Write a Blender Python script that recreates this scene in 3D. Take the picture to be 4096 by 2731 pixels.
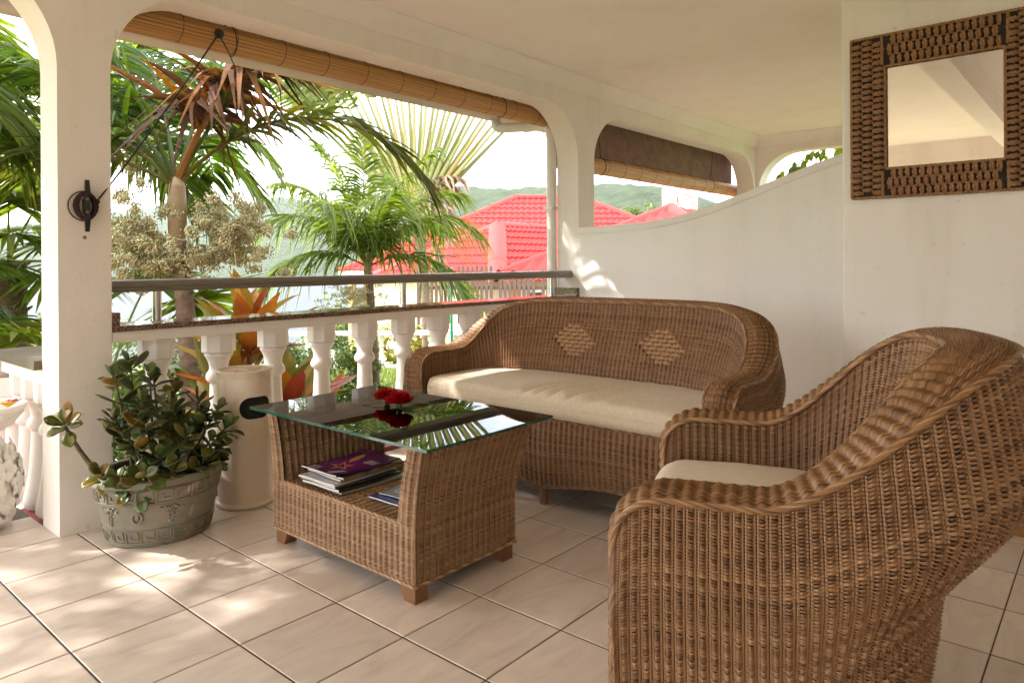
import bpy, bmesh, math, random
import numpy as np
from mathutils import Matrix, Vector

R = math.radians
PI = math.pi
sc = bpy.context.scene
for o in list(bpy.data.objects):
    bpy.data.objects.remove(o, do_unlink=True)
COL = sc.collection

# ------------------------------------------------------------------ camera
# X runs along the arcade, Y points out to the garden, Z up; veranda floor at z = 0
YAW, ROLL, CAM_H = 0.710112, 0.0067089, 1.11
fwd = Vector((math.cos(YAW), math.sin(YAW), 0))
right = Vector((math.sin(YAW), -math.cos(YAW), 0))
down = Vector((0, 0, -1))
r2 = right * math.cos(ROLL) + down * math.sin(ROLL)
d2 = -right * math.sin(ROLL) + down * math.cos(ROLL)
cam_d = bpy.data.cameras.new('camera')
cam = bpy.data.objects.new('camera', cam_d)
COL.objects.link(cam)
m = Matrix.Identity(4)
for i, v in enumerate((r2, -d2, -fwd)):
    for j in range(3):
        m[j][i] = v[j]
m.translation = (0, 0, CAM_H)
cam.matrix_world = m
cam_d.sensor_fit = 'HORIZONTAL'
cam_d.sensor_width = 36.0
cam_d.lens = 24.83
cam_d.shift_y = -0.07676
cam_d.clip_start = 0.02
cam_d.clip_end = 20000
sc.camera = cam

# ------------------------------------------------------------------ world
SUN = Vector((-0.775, 1.0, 1.08)).normalized()
sun_el = math.asin(SUN.z)
sun_az = math.atan2(SUN.x, SUN.y)
world = bpy.data.worlds.new('World')
sc.world = world
world.use_nodes = True
nt = world.node_tree
nt.nodes.clear()
N = nt.nodes.new
sky = N('ShaderNodeTexSky'); sky.sky_type = 'NISHITA'; sky.sun_disc = False
sky.sun_elevation = sun_el; sky.sun_rotation = sun_az
sky.altitude = 50; sky.air_density = 1.0; sky.dust_density = 2.5; sky.ozone_density = 1.0
mul = N('ShaderNodeMix'); mul.data_type = 'RGBA'; mul.blend_type = 'MULTIPLY'
mul.inputs['Factor'].default_value = 1.0
mul.inputs['B'].default_value = (1, 1, 1, 1)
tc = N('ShaderNodeTexCoord')
mp = N('ShaderNodeMapping'); mp.inputs['Scale'].default_value = (1.0, 1.0, 2.6)
nz = N('ShaderNodeTexNoise'); nz.inputs['Scale'].default_value = 2.1; nz.inputs['Detail'].default_value = 7
nz.inputs['Roughness'].default_value = 0.55; nz.inputs['Distortion'].default_value = 0.3
rp = N('ShaderNodeValToRGB')
rp.color_ramp.elements[0].position = 0.30; rp.color_ramp.elements[1].position = 0.50
nz2 = N('ShaderNodeTexNoise'); nz2.inputs['Scale'].default_value = 3.3; nz2.inputs['Detail'].default_value = 6
rp2 = N('ShaderNodeValToRGB')
rp2.color_ramp.elements[0].position = 0.3; rp2.color_ramp.elements[0].color = (6.5, 6.5, 6.55, 1)
rp2.color_ramp.elements[1].position = 0.7; rp2.color_ramp.elements[1].color = (9.0, 9.0, 9.0, 1)
mixc = N('ShaderNodeMix'); mixc.data_type = 'RGBA'
bg = N('ShaderNodeBackground'); bg.inputs['Strength'].default_value = 0.15
out = N('ShaderNodeOutputWorld')
L = nt.links.new
L(tc.outputs['Generated'], mp.inputs['Vector'])
L(mp.outputs['Vector'], nz.inputs['Vector']); L(nz.outputs['Fac'], rp.inputs['Fac'])
L(mp.outputs['Vector'], nz2.inputs['Vector']); L(nz2.outputs['Fac'], rp2.inputs['Fac'])
L(rp.outputs['Color'], mixc.inputs['Factor'])
L(sky.outputs['Color'], mixc.inputs['A']); L(rp2.outputs['Color'], mixc.inputs['B'])
L(mixc.outputs['Result'], bg.inputs['Color']); L(bg.outputs['Background'], out.inputs['Surface'])

# ------------------------------------------------------------------ sun
sun_d = bpy.data.lights.new('sun', 'SUN')
sun_d.energy = 2.5; sun_d.angle = R(0.8); sun_d.color = (1.0, 0.94, 0.86)
sun_o = bpy.data.objects.new('sun', sun_d); COL.objects.link(sun_o)
sun_o.rotation_euler = (-SUN).to_track_quat('-Z', 'Y').to_euler()

sc.view_settings.view_transform = 'Standard'
sc.view_settings.look = 'None'
sc.view_settings.exposure = 2.35
sc.view_settings.gamma = 1.0
sc.view_settings.use_curve_mapping = False
sc.cycles.use_denoising = True
sc.cycles.max_bounces = 12
sc.cycles.diffuse_bounces = 6
sc.cycles.transparent_max_bounces = 24
sc.cycles.sample_clamp_indirect = 6.0
sc.cycles.caustics_reflective = False
sc.cycles.caustics_refractive = False

# ------------------------------------------------------------------ helpers
rng = np.random.default_rng(7)
random.seed(7)

def A(*x):
    return np.array(x, float)

def nrm(v):
    v = np.asarray(v, float)
    return v / np.maximum(np.linalg.norm(v, axis=-1, keepdims=True), 1e-12)

class MB:
    """collects pieces of geometry and links them as ONE mesh object"""
    def __init__(self):
        self.v = []; self.f = []; self.n = 0; self.q = []; self.rnd = []; self.mi = []
    def add(self, verts, faces, rnd=0.5, mi=0):
        verts = np.asarray(verts, float).reshape(-1, 3)
        if isinstance(faces, np.ndarray) and faces.ndim == 2 and faces.shape[1] == 4:
            self.q.append(faces + self.n)
            self.mi.append(np.full(len(faces), mi, int))
        else:
            for t in faces:
                self.f.append((tuple(int(i) + self.n for i in t), mi))
        self.v.append(verts)
        self.rnd.append(np.full(len(verts), rnd) if np.isscalar(rnd) else np.asarray(rnd, float))
        self.n += len(verts)
        return self
    def box(self, a, b, mi=0, rnd=.5):
        x0, y0, z0 = a; x1, y1, z1 = b
        v = [(x0,y0,z0),(x1,y0,z0),(x1,y1,z0),(x0,y1,z0),(x0,y0,z1),(x1,y0,z1),(x1,y1,z1),(x0,y1,z1)]
        f = [(0,3,2,1),(4,5,6,7),(0,1,5,4),(1,2,6,5),(2,3,7,6),(3,0,4,7)]
        return self.add(v, f, rnd, mi)
    def obox(self, c, ax, ay, az, mi=0, rnd=.5):
        c = A(*c); ax = A(*ax); ay = A(*ay); az = A(*az)
        s = [(-1,-1,-1),(1,-1,-1),(1,1,-1),(-1,1,-1),(-1,-1,1),(1,-1,1),(1,1,1),(-1,1,1)]
        v = [c + i*ax + j*ay + k*az for i, j, k in s]
        f = [(0,3,2,1),(4,5,6,7),(0,1,5,4),(1,2,6,5),(2,3,7,6),(3,0,4,7)]
        return self.add(v, f, rnd, mi)
    def tube(self, pts, rad, n=6, cap=True, rnd=.5, mi=0, flat=1.0):
        pts = np.asarray(pts, float); M = len(pts)
        rad = np.broadcast_to(np.asarray(rad, float), (M,))
        t = nrm(np.gradient(pts, axis=0))
        ref = A(0, 0, 1) if abs(t[0][2]) < .9 else A(1, 0, 0)
        u = np.zeros_like(pts); u0 = nrm(np.cross(t[0], ref))
        for i in range(M):
            u0 = nrm(u0 - t[i]*np.dot(u0, t[i])); u[i] = u0
        w = np.cross(t, u)
        a = np.linspace(0, 2*PI, n, endpoint=False)
        V = pts[:, None, :] + rad[:, None, None]*(np.cos(a)[None, :, None]*u[:, None, :] + flat*np.sin(a)[None, :, None]*w[:, None, :])
        i = np.arange(M-1)[:, None]; j = np.arange(n)[None, :]; jn = (j+1) % n
        F = np.stack([i*n+j, i*n+jn, (i+1)*n+jn, (i+1)*n+j], -1).reshape(-1, 4)
        b = self.n
        self.add(V.reshape(-1, 3), F, rnd, mi)
        if cap:
            self.f.append((tuple(b + q for q in range(n))[::-1], mi))
            self.f.append((tuple(b + (M-1)*n + q for q in range(n)), mi))
        return self
    def lathe(self, prof, c=(0,0,0), n=24, mi=0, rnd=.5, sx=1, sy=1, cap=True, ph=0.0):
        prof = np.asarray(prof, float)
        a = np.linspace(0, 2*PI, n, endpoint=False) + ph
        V = np.stack([c[0] + sx*prof[:, 0][:, None]*np.cos(a), c[1] + sy*prof[:, 0][:, None]*np.sin(a),
                      np.broadcast_to(c[2] + prof[:, 1][:, None], (len(prof), n))], -1)
        M = len(prof)
        i = np.arange(M-1)[:, None]; j = np.arange(n)[None, :]; jn = (j+1) % n
        F = np.stack([i*n+j, i*n+jn, (i+1)*n+jn, (i+1)*n+j], -1).reshape(-1, 4)
        b = self.n
        self.add(V.reshape(-1, 3), F, rnd, mi)
        if cap:
            if prof[0, 0] > 1e-5: self.f.append((tuple(b + q for q in range(n))[::-1], mi))
            if prof[-1, 0] > 1e-5: self.f.append((tuple(b + (M-1)*n + q for q in range(n)), mi))
        return self
    def grid(self, P, rnd=.5, mi=0, flip=False):
        P = np.asarray(P, float); a, b = P.shape[:2]
        i = np.arange(a-1)[:, None]; j = np.arange(b-1)[None, :]
        F = np.stack([i*b+j, i*b+j+1, (i+1)*b+j+1, (i+1)*b+j], -1).reshape(-1, 4)
        if flip: F = F[:, ::-1]
        return self.add(P.reshape(-1, 3), F, rnd, mi)
    def build(self, name, mat, parent=None, smooth=False, autosmooth=None, local=True, rnd_attr=False):
        me = bpy.data.meshes.new(name)
        V = np.concatenate(self.v) if self.v else np.zeros((0, 3))
        if parent is not None and local:
            V = V - np.array(parent_origin(parent))
        if self.f:
            quads = [tuple(q) for arr in self.q for q in arr.tolist()]
            mis = [k for arr in self.mi for k in arr.tolist()]
            faces = quads + [f for f, _ in self.f]
            mis += [k for _, k in self.f]
            me.from_pydata(V.tolist(), [], faces)
            if any(mis): me.polygons.foreach_set('material_index', mis)
        else:
            Q = np.concatenate(self.q)
            me.vertices.add(len(V)); me.vertices.foreach_set('co', V.ravel())
            me.loops.add(Q.size); me.loops.foreach_set('vertex_index', Q.ravel().astype(np.int32))
            me.polygons.add(len(Q)); me.polygons.foreach_set('loop_start', np.arange(0, Q.size, 4, dtype=np.int32))
            mis = np.concatenate(self.mi)
            if mis.any(): me.polygons.foreach_set('material_index', mis.astype(np.int32))
            me.update(calc_edges=True)
        if rnd_attr:
            at = me.attributes.new('rnd', 'FLOAT', 'POINT')
            at.data.foreach_set('value', np.concatenate(self.rnd).astype(np.float32))
        if smooth:
            me.polygons.foreach_set('use_smooth', np.ones(len(me.polygons), bool))
        me.validate(verbose=False)
        me.update()
        if autosmooth is not None:
            try: me.set_sharp_from_angle(angle=R(autosmooth))
            except Exception: pass
        for mm in (mat if isinstance(mat, (list, tuple)) else [mat]):
            me.materials.append(mm)
        o = bpy.data.objects.new(name, me)
        COL.objects.link(o)
        if parent is not None: o.parent = parent
        return o

def parent_origin(p):
    o = Vector((0, 0, 0))
    while p is not None:
        o = o + Vector(p.location); p = p.parent
    return o

def thing(name, label, cat, loc=(0, 0, 0), group=None):
    o = bpy.data.objects.new(name, None); COL.objects.link(o)
    o.location = loc; o['label'] = label; o['category'] = cat
    o.empty_display_size = .1
    if group: o['group'] = group
    return o
def tag(o, label, cat, group=None):
    o['label'] = label; o['category'] = cat
    if group: o['group'] = group
    return o
def struct(o, kind='structure'):
    o['kind'] = kind
    return o
def inst(mesh, name, parent, M):
    o = bpy.data.objects.new(name, mesh); COL.objects.link(o)
    o.parent = parent
    o.matrix_local = M
    return o
def frame(loc, x, y, z, s=(1, 1, 1)):
    m = Matrix.Identity(4)
    for i, v in enumerate((x, y, z)):
        for j in range(3): m[j][i] = v[j]*s[i]
    m.translation = loc
    return m

def vnoise(x, y, seed=0):
    """smooth value noise on arrays"""
    xi = np.floor(x).astype(np.int64); yi = np.floor(y).astype(np.int64)
    fx = x - xi; fy = y - yi
    fx = fx*fx*(3-2*fx); fy = fy*fy*(3-2*fy)
    def h(a, b):
        n = (a*374761393 + b*668265263 + seed*974711) & 0xffffffff
        n = ((n ^ (n >> 13))*1274126177) & 0xffffffff
        return ((n ^ (n >> 16)) & 0xffff)/65535.0
    return (h(xi, yi)*(1-fx) + h(xi+1, yi)*fx)*(1-fy) + (h(xi, yi+1)*(1-fx) + h(xi+1, yi+1)*fx)*fy
def fbm(x, y, o=4, seed=0):
    s = 0; a = .5
    for k in range(o):
        s = s + a*vnoise(x*2**k, y*2**k, seed+k*17); a *= .5
    return s

# ------------------------------------------------------------------ materials
def mat_new(name):
    m = bpy.data.materials.new(name); m.use_nodes = True
    nt = m.node_tree
    b = nt.nodes['Principled BSDF']
    return m, nt, b
def simple(name, col, rough=.6, metal=0.0, noise=0.0, nscale=8.0, bump=0.0, bscale=60.0, spec=.5, coat=0.0, col2=None, coord='Object', bdist=.002):
    m, nt, b = mat_new(name)
    b.inputs['Roughness'].default_value = rough
    b.inputs['Metallic'].default_value = metal
    b.inputs['Specular IOR Level'].default_value = spec
    if coat: b.inputs['Coat Weight'].default_value = coat; b.inputs['Coat Roughness'].default_value = .08
    b.inputs['Base Color'].default_value = (*col, 1)
    tcn = nt.nodes.new('ShaderNodeTexCoord')
    if noise or col2:
        n = nt.nodes.new('ShaderNodeTexNoise'); n.inputs['Scale'].default_value = nscale; n.inputs['Detail'].default_value = 6
        n.inputs['Roughness'].default_value = .6
        nt.links.new(tcn.outputs[coord], n.inputs['Vector'])
        r = nt.nodes.new('ShaderNodeValToRGB')
        r.color_ramp.elements[0].position = .32; r.color_ramp.elements[1].position = .68
        c2 = col2 if col2 else tuple(c*(1-noise) for c in col)
        c1 = col if col2 else tuple(min(1, c*(1+noise*.5)) for c in col)
        r.color_ramp.elements[0].color = (*c2, 1); r.color_ramp.elements[1].color = (*c1, 1)
        nt.links.new(n.outputs['Fac'], r.inputs['Fac']); nt.links.new(r.outputs['Color'], b.inputs['Base Color'])
    if bump:
        n2 = nt.nodes.new('ShaderNodeTexNoise'); n2.inputs['Scale'].default_value = bscale; n2.inputs['Detail'].default_value = 5
        nt.links.new(tcn.outputs[coord], n2.inputs['Vector'])
        bp = nt.nodes.new('ShaderNodeBump'); bp.inputs['Strength'].default_value = bump; bp.inputs['Distance'].default_value = bdist
        nt.links.new(n2.outputs['Fac'], bp.inputs['Height']); nt.links.new(bp.outputs['Normal'], b.inputs['Normal'])
    return m
def leafmat(name, cols, rough=.45, trans=.35, per_object=False, scale=3.0, spec=.4):
    """foliage: colour varies by the rnd attribute (or by object), light passes through thin blades"""
    m, nt, b = mat_new(name)
    b.inputs['Roughness'].default_value = rough
    b.inputs['Specular IOR Level'].default_value = spec
    if per_object:
        src = nt.nodes.new('ShaderNodeObjectInfo').outputs['Random']
    else:
        at = nt.nodes.new('ShaderNodeAttribute'); at.attribute_name = 'rnd'; src = at.outputs['Fac']
    tcn = nt.nodes.new('ShaderNodeTexCoord')
    n = nt.nodes.new('ShaderNodeTexNoise'); n.inputs['Scale'].default_value = scale; n.inputs['Detail'].default_value = 3
    nt.links.new(tcn.outputs['Object'], n.inputs['Vector'])
    mx = nt.nodes.new('ShaderNodeMath'); mx.operation = 'MULTIPLY_ADD'
    nt.links.new(n.outputs['Fac'], mx.inputs[0]); mx.inputs[1].default_value = .5
    ad = nt.nodes.new('ShaderNodeMath'); ad.operation = 'SUBTRACT'
    nt.links.new(src, ad.inputs[0]); ad.inputs[1].default_value = .25
    nt.links.new(ad.outputs[0], mx.inputs[2])
    r = nt.nodes.new('ShaderNodeValToRGB')
    el = r.color_ramp.elements
    while len(el) < len(cols): el.new(.5)
    for i, c in enumerate(cols):
        el[i].position = i/(len(cols)-1); el[i].color = (*c, 1)
    nt.links.new(mx.outputs[0], r.inputs['Fac'])
    nt.links.new(r.outputs['Color'], b.inputs['Base Color'])
    t = nt.nodes.new('ShaderNodeBsdfTranslucent')
    hs = nt.nodes.new('ShaderNodeHueSaturation'); hs.inputs['Value'].default_value = 1.5; hs.inputs['Saturation'].default_value = 1.1
    nt.links.new(r.outputs['Color'], hs.inputs['Color']); nt.links.new(hs.outputs['Color'], t.inputs['Color'])
    ms = nt.nodes.new('ShaderNodeMixShader'); ms.inputs['Fac'].default_value = trans
    nt.links.new(b.outputs['BSDF'], ms.inputs[1]); nt.links.new(t.outputs['BSDF'], ms.inputs[2])
    nt.links.new(ms.outputs['Shader'], nt.nodes['Material Output'].inputs['Surface'])
    return m

M = {}
def plaster(name, col, fine, fs, grime=.10, trowel=.35):
    m, nt, b = mat_new(name)
    b.inputs['Roughness'].default_value = .75
    tcn = nt.nodes.new('ShaderNodeTexCoord')
    def noise(sc, det, vec=None, rough=.55):
        n = nt.nodes.new('ShaderNodeTexNoise'); n.inputs['Scale'].default_value = sc; n.inputs['Detail'].default_value = det; n.inputs['Roughness'].default_value = rough
        nt.links.new(vec or tcn.outputs['Object'], n.inputs['Vector']); return n.outputs['Fac']
    mpn = nt.nodes.new('ShaderNodeMapping'); mpn.inputs['Scale'].default_value = (4.5, 4.5, .55)
    nt.links.new(tcn.outputs['Object'], mpn.inputs['Vector'])
    def ramp(src, p0, p1, c0, c1):
        r = nt.nodes.new('ShaderNodeValToRGB'); r.color_ramp.elements[0].position = p0; r.color_ramp.elements[1].position = p1
        r.color_ramp.elements[0].color = (*c0, 1); r.color_ramp.elements[1].color = (*c1, 1); nt.links.new(src, r.inputs['Fac']); return r.outputs['Color']
    def mult(a, c):
        x = nt.nodes.new('ShaderNodeMix'); x.data_type = 'RGBA'; x.blend_type = 'MULTIPLY'; x.inputs['Factor'].default_value = 1.0
        nt.links.new(a, x.inputs['A']); nt.links.new(c, x.inputs['B']); return x.outputs['Result']
    base = ramp(noise(2.3, 5), .3, .7, tuple(c*.955 for c in col), col)
    streak = ramp(noise(1.0, 6, mpn.outputs[0], .65), .34, .50, (1-grime, 1-grime*1.15, 1-grime*1.5), (1, 1, 1))
    spots = ramp(noise(26, 3, None, .4), .25, .30, (1-grime*1.6, 1-grime*1.9, 1-grime*2.2), (1, 1, 1))
    nt.links.new(mult(mult(base, streak), spots), b.inputs['Base Color'])
    b1 = nt.nodes.new('ShaderNodeBump'); b1.inputs['Strength'].default_value = trowel; b1.inputs['Distance'].default_value = .02; nt.links.new(noise(5, 4), b1.inputs['Height'])
    b2 = nt.nodes.new('ShaderNodeBump'); b2.inputs['Strength'].default_value = fine; b2.inputs['Distance'].default_value = .005; nt.links.new(noise(fs, 5), b2.inputs['Height'])
    nt.links.new(b1.outputs['Normal'], b2.inputs['Normal']); nt.links.new(b2.outputs['Normal'], b.inputs['Normal'])
    return m
M['plaster_lit'] = plaster('plaster_lit', (.89, .865, .83), .22, 45, .035, .2)  # same plaster as below, whiter to carry the stronger light on the partition
M['plaster'] = plaster('plaster', (.84, .795, .745), .25, 45, .06)
M['plaster_rough'] = plaster('plaster_rough', (.85, .805, .755), .55, 55, .06)
M['ceiling'] = plaster('ceiling_paint', (.86, .81, .76), .06, 30, .03, .12)
M['white_paint'] = simple('white_paint', (.80, .765, .72), .42, noise=.04, nscale=6, bump=.2, bscale=35, bdist=.004)
M['grout'] = simple('grout', (.105, .075, .055), .9, noise=.35, nscale=14)
M['rail'] = simple('handrail_paint', (.19, .165, .135), .33, spec=.55)
M['steel'] = simple('steel', (.55, .53, .5), .18, metal=1)
M['cord'] = simple('cord', (.03, .018, .018), .8)
M['cleat'] = simple('cleat_black', (.02, .02, .022), .45)
M['red_step'] = simple('red_step', (.34, .085, .075), .55, noise=.3, nscale=9, bump=.3, bscale=50)
M['cap_stone'] = simple('mossy_cap', (.14, .105, .08), .9, col2=(.11, .10, .05), nscale=7, bump=.5, bscale=40)
M['gutter'] = simple('gutter_paint', (.62, .56, .5), .45, noise=.05)
M['roof_dark'] = simple('roof_back', (.25, .08, .06), .7)
M['skirting'] = simple('skirting_wood', (.42, .20, .07), .4, noise=.35, nscale=5)
M['bamboo'] = None
M['mirror'] = simple('mirror_glass', (.93, .92, .88), .015, metal=1)
M['soil'] = simple('soil', (.05, .033, .022), .95, noise=.5, nscale=30, bump=.8, bscale=50, bdist=.01)
M['binpaint'] = simple('bin_enamel', (.74, .63, .50), .28, noise=.03, nscale=4, spec=.5)
M['black'] = simple('slot_shade_black', (.008, .008, .008), .9)
M['rust'] = simple('rust_edge', (.30, .17, .09), .7, noise=.5, nscale=20)
M['pot'] = None
M['paper'] = simple('paper', (.72, .70, .66), .6)

def granite():
    m, nt, b = mat_new('granite')
    tcn = nt.nodes.new('ShaderNodeTexCoord')
    v = nt.nodes.new('ShaderNodeTexVoronoi'); v.inputs['Scale'].default_value = 190
    n = nt.nodes.new('ShaderNodeTexNoise'); n.inputs['Scale'].default_value = 120; n.inputs['Detail'].default_value = 3
    nt.links.new(tcn.outputs['Object'], v.inputs['Vector']); nt.links.new(tcn.outputs['Object'], n.inputs['Vector'])
    r = nt.nodes.new('ShaderNodeValToRGB'); r.color_ramp.interpolation = 'CONSTANT'
    el = r.color_ramp.elements
    el[0].color = (.03, .02, .016, 1); el[1].position = .3; el[1].color = (.16, .085, .055, 1)
    e = el.new(.62); e.color = (.26, .16, .11, 1)
    e = el.new(.85); e.color = (.07, .05, .045, 1)
    nt.links.new(v.outputs['Color'], r.inputs['Fac']); nt.links.new(r.outputs['Color'], b.inputs['Base Color'])
    b.inputs['Roughness'].default_value = .07
    return m
M['granite'] = granite()

def tile():
    m, nt, b = mat_new('floor_tile')
    tcn = nt.nodes.new('ShaderNodeTexCoord'); oi = nt.nodes.new('ShaderNodeObjectInfo')
    mpn = nt.nodes.new('ShaderNodeMapping'); mpn.inputs['Rotation'].default_value = (0, 0, .5); mpn.inputs['Scale'].default_value = (3.0, 9.0, 1)
    av = nt.nodes.new('ShaderNodeVectorMath'); av.operation = 'SCALE'
    cx = nt.nodes.new('ShaderNodeCombineXYZ')
    nt.links.new(oi.outputs['Random'], cx.inputs['X']); nt.links.new(oi.outputs['Random'], cx.inputs['Y'])
    nt.links.new(cx.outputs[0], av.inputs[0]); av.inputs['Scale'].default_value = 37.0
    ad = nt.nodes.new('ShaderNodeVectorMath'); ad.operation = 'ADD'
    nt.links.new(tcn.outputs['Object'], ad.inputs[0]); nt.links.new(av.outputs[0], ad.inputs[1])
    nt.links.new(ad.outputs[0], mpn.inputs['Vector'])
    n = nt.nodes.new('ShaderNodeTexNoise'); n.inputs['Scale'].default_value = 1.0; n.inputs['Detail'].default_value = 7; n.inputs['Distortion'].default_value = 1.6
    n.inputs['Roughness'].default_value = .62
    nt.links.new(mpn.outputs[0], n.inputs['Vector'])
    r = nt.nodes.new('ShaderNodeValToRGB'); el = r.color_ramp.elements
    el[0].position = .25; el[0].color = (.56, .46, .39, 1); el[1].position = .72; el[1].color = (.78, .69, .62, 1)
    e = el.new(.45); e.color = (.68, .58, .505, 1)
    e = el.new(.58); e.color = (.73, .62, .54, 1)
    nt.links.new(n.outputs['Fac'], r.inputs['Fac'])
    hs = nt.nodes.new('ShaderNodeHueSaturation')
    ml = nt.nodes.new('ShaderNodeMapRange'); ml.inputs[3].default_value = .9; ml.inputs[4].default_value = 1.07
    nt.links.new(oi.outputs['Random'], ml.inputs[0]); nt.links.new(ml.outputs[0], hs.inputs['Value'])
    nt.links.new(r.outputs['Color'], hs.inputs['Color']); nt.links.new(hs.outputs['Color'], b.inputs['Base Color'])
    nr = nt.nodes.new('ShaderNodeTexNoise'); nr.inputs['Scale'].default_value = 16
    nt.links.new(ad.outputs[0], nr.inputs['Vector'])
    mr = nt.nodes.new('ShaderNodeMapRange'); mr.inputs[3].default_value = .24; mr.inputs[4].default_value = .42
    nt.links.new(nr.outputs['Fac'], mr.inputs[0]); nt.links.new(mr.outputs[0], b.inputs['Roughness'])
    b.inputs['Specular IOR Level'].default_value = .5
    bp = nt.nodes.new('ShaderNodeBump'); bp.inputs['Strength'].default_value = .12; bp.inputs['Distance'].default_value = .001
    nt.links.new(n.outputs['Fac'], bp.inputs['Height']); nt.links.new(bp.outputs['Normal'], b.inputs['Normal'])
    return m
M['tile'] = tile()

def wicker(name, lo, mid, hi):
    m, nt, b = mat_new(name)
    at = nt.nodes.new('ShaderNodeAttribute'); at.attribute_name = 'rnd'
    tcn = nt.nodes.new('ShaderNodeTexCoord')
    n = nt.nodes.new('ShaderNodeTexNoise'); n.inputs['Scale'].default_value = 9; n.inputs['Detail'].default_value = 4
    nt.links.new(tcn.outputs['Object'], n.inputs['Vector'])
    mx = nt.nodes.new('ShaderNodeMath'); mx.operation = 'MULTIPLY_ADD'; mx.inputs[1].default_value = .40
    sb = nt.nodes.new('ShaderNodeMath'); sb.operation = 'SUBTRACT'; sb.inputs[1].default_value = .20
    nt.links.new(at.outputs['Fac'], sb.inputs[0]); nt.links.new(n.outputs['Fac'], mx.inputs[0]); nt.links.new(sb.outputs[0], mx.inputs[2])
    r = nt.nodes.new('ShaderNodeValToRGB'); el = r.color_ramp.elements
    el[0].position = .1; el[0].color = (*lo, 1); el[1].position = .9; el[1].color = (*hi, 1)
    e = el.new(.5); e.color = (*mid, 1)
    nt.links.new(mx.outputs[0], r.inputs['Fac']); nt.links.new(r.outputs['Color'], b.inputs['Base Color'])
    b.inputs['Roughness'].default_value = .36; b.inputs['Specular IOR Level'].default_value = .5
    return m
M['wicker'] = wicker('wicker', (.11, .047, .018), (.275, .138, .060), (.47, .275, .140))
M['wicker_dark'] = simple('wicker_gap_shade', (.030, .013, .006), .7, noise=.3, nscale=30)  # near-black, puts the shade inside the weave into the colour
M['wicker_pale'] = wicker('wicker_table', (.15, .075, .034), (.33, .188, .096), (.54, .355, .21))

def fabric():
    m, nt, b = mat_new('cushion_fabric')
    tcn = nt.nodes.new('ShaderNodeTexCoord')
    mpn = nt.nodes.new('ShaderNodeMapping'); mpn.inputs['Scale'].default_value = (40, 420, 40)
    n = nt.nodes.new('ShaderNodeTexNoise'); n.inputs['Scale'].default_value = 1; n.inputs['Detail'].default_value = 3
    nt.links.new(tcn.outputs['Object'], mpn.inputs['Vector']); nt.links.new(mpn.outputs[0], n.inputs['Vector'])
    r = nt.nodes.new('ShaderNodeValToRGB'); el = r.color_ramp.elements
    el[0].position = .3; el[0].color = (.58, .475, .345, 1); el[1].position = .7; el[1].color = (.74, .645, .505, 1)
    nt.links.new(n.outputs['Fac'], r.inputs['Fac']); nt.links.new(r.outputs['Color'], b.inputs['Base Color'])
    b.inputs['Roughness'].default_value = .9; b.inputs['Specular IOR Level'].default_value = .2
    b.inputs['Sheen Weight'].default_value = .15
    bp = nt.nodes.new('ShaderNodeBump'); bp.inputs['Strength'].default_value = .35; bp.inputs['Distance'].default_value = .0015
    nt.links.new(n.outputs['Fac'], bp.inputs['Height']); nt.links.new(bp.outputs['Normal'], b.inputs['Normal'])
    return m
M['fabric'] = fabric()

def glass():
    m, nt, b = mat_new('table_glass')
    nt.nodes.remove(b)
    t = nt.nodes.new('ShaderNodeBsdfTransparent'); t.inputs['Color'].default_value = (.95, .985, .97, 1)
    g = nt.nodes.new('ShaderNodeBsdfGlossy'); g.inputs['Roughness'].default_value = .0
    f = nt.nodes.new('ShaderNodeFresnel'); f.inputs['IOR'].default_value = 1.52
    ms = nt.nodes.new('ShaderNodeMixShader')
    nt.links.new(f.outputs[0], ms.inputs[0]); nt.links.new(t.outputs[0], ms.inputs[1]); nt.links.new(g.outputs[0], ms.inputs[2])
    nt.links.new(ms.outputs[0], nt.nodes['Material Output'].inputs['Surface'])
    return m
M['glass'] = glass()
M['glass_edge'] = simple('glass_edge', (.02, .10, .08), .08, spec=.8)

def bamboo():
    m, nt, b = mat_new('bamboo_slat')
    tcn = nt.nodes.new('ShaderNodeTexCoord'); oi = nt.nodes.new('ShaderNodeObjectInfo')
    mpn = nt.nodes.new('ShaderNodeMapping'); mpn.inputs['Scale'].default_value = (1.2, 60, 60)
    n = nt.nodes.new('ShaderNodeTexNoise'); n.inputs['Scale'].default_value = 1.5; n.inputs['Detail'].default_value = 4
    ad = nt.nodes.new('ShaderNodeVectorMath'); ad.operation = 'ADD'
    cx = nt.nodes.new('ShaderNodeCombineXYZ'); ml = nt.nodes.new('ShaderNodeMath'); ml.operation = 'MULTIPLY'; ml.inputs[1].default_value = 50
    nt.links.new(oi.outputs['Random'], ml.inputs[0]); nt.links.new(ml.outputs[0], cx.inputs['X'])
    nt.links.new(tcn.outputs['Object'], ad.inputs[0]); nt.links.new(cx.outputs[0], ad.inputs[1])
    nt.links.new(ad.outputs[0], mpn.inputs['Vector']); nt.links.new(mpn.outputs[0], n.inputs['Vector'])
    r = nt.nodes.new('ShaderNodeValToRGB'); el = r.color_ramp.elements
    el[0].position = .25; el[0].color = (.36, .18, .05, 1); el[1].position = .75; el[1].color = (.64, .38, .15, 1)
    e = el.new(.5); e.color = (.52, .28, .095, 1)
    nt.links.new(n.outputs['Fac'], r.inputs['Fac']); nt.links.new(r.outputs['Color'], b.inputs['Base Color'])
    b.inputs['Roughness'].default_value = .4
    return m
M['bamboo'] = bamboo()
M['blind_cloth'] = simple('blind_cloth', (.22, .135, .10), .9, noise=.25, nscale=10)

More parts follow.
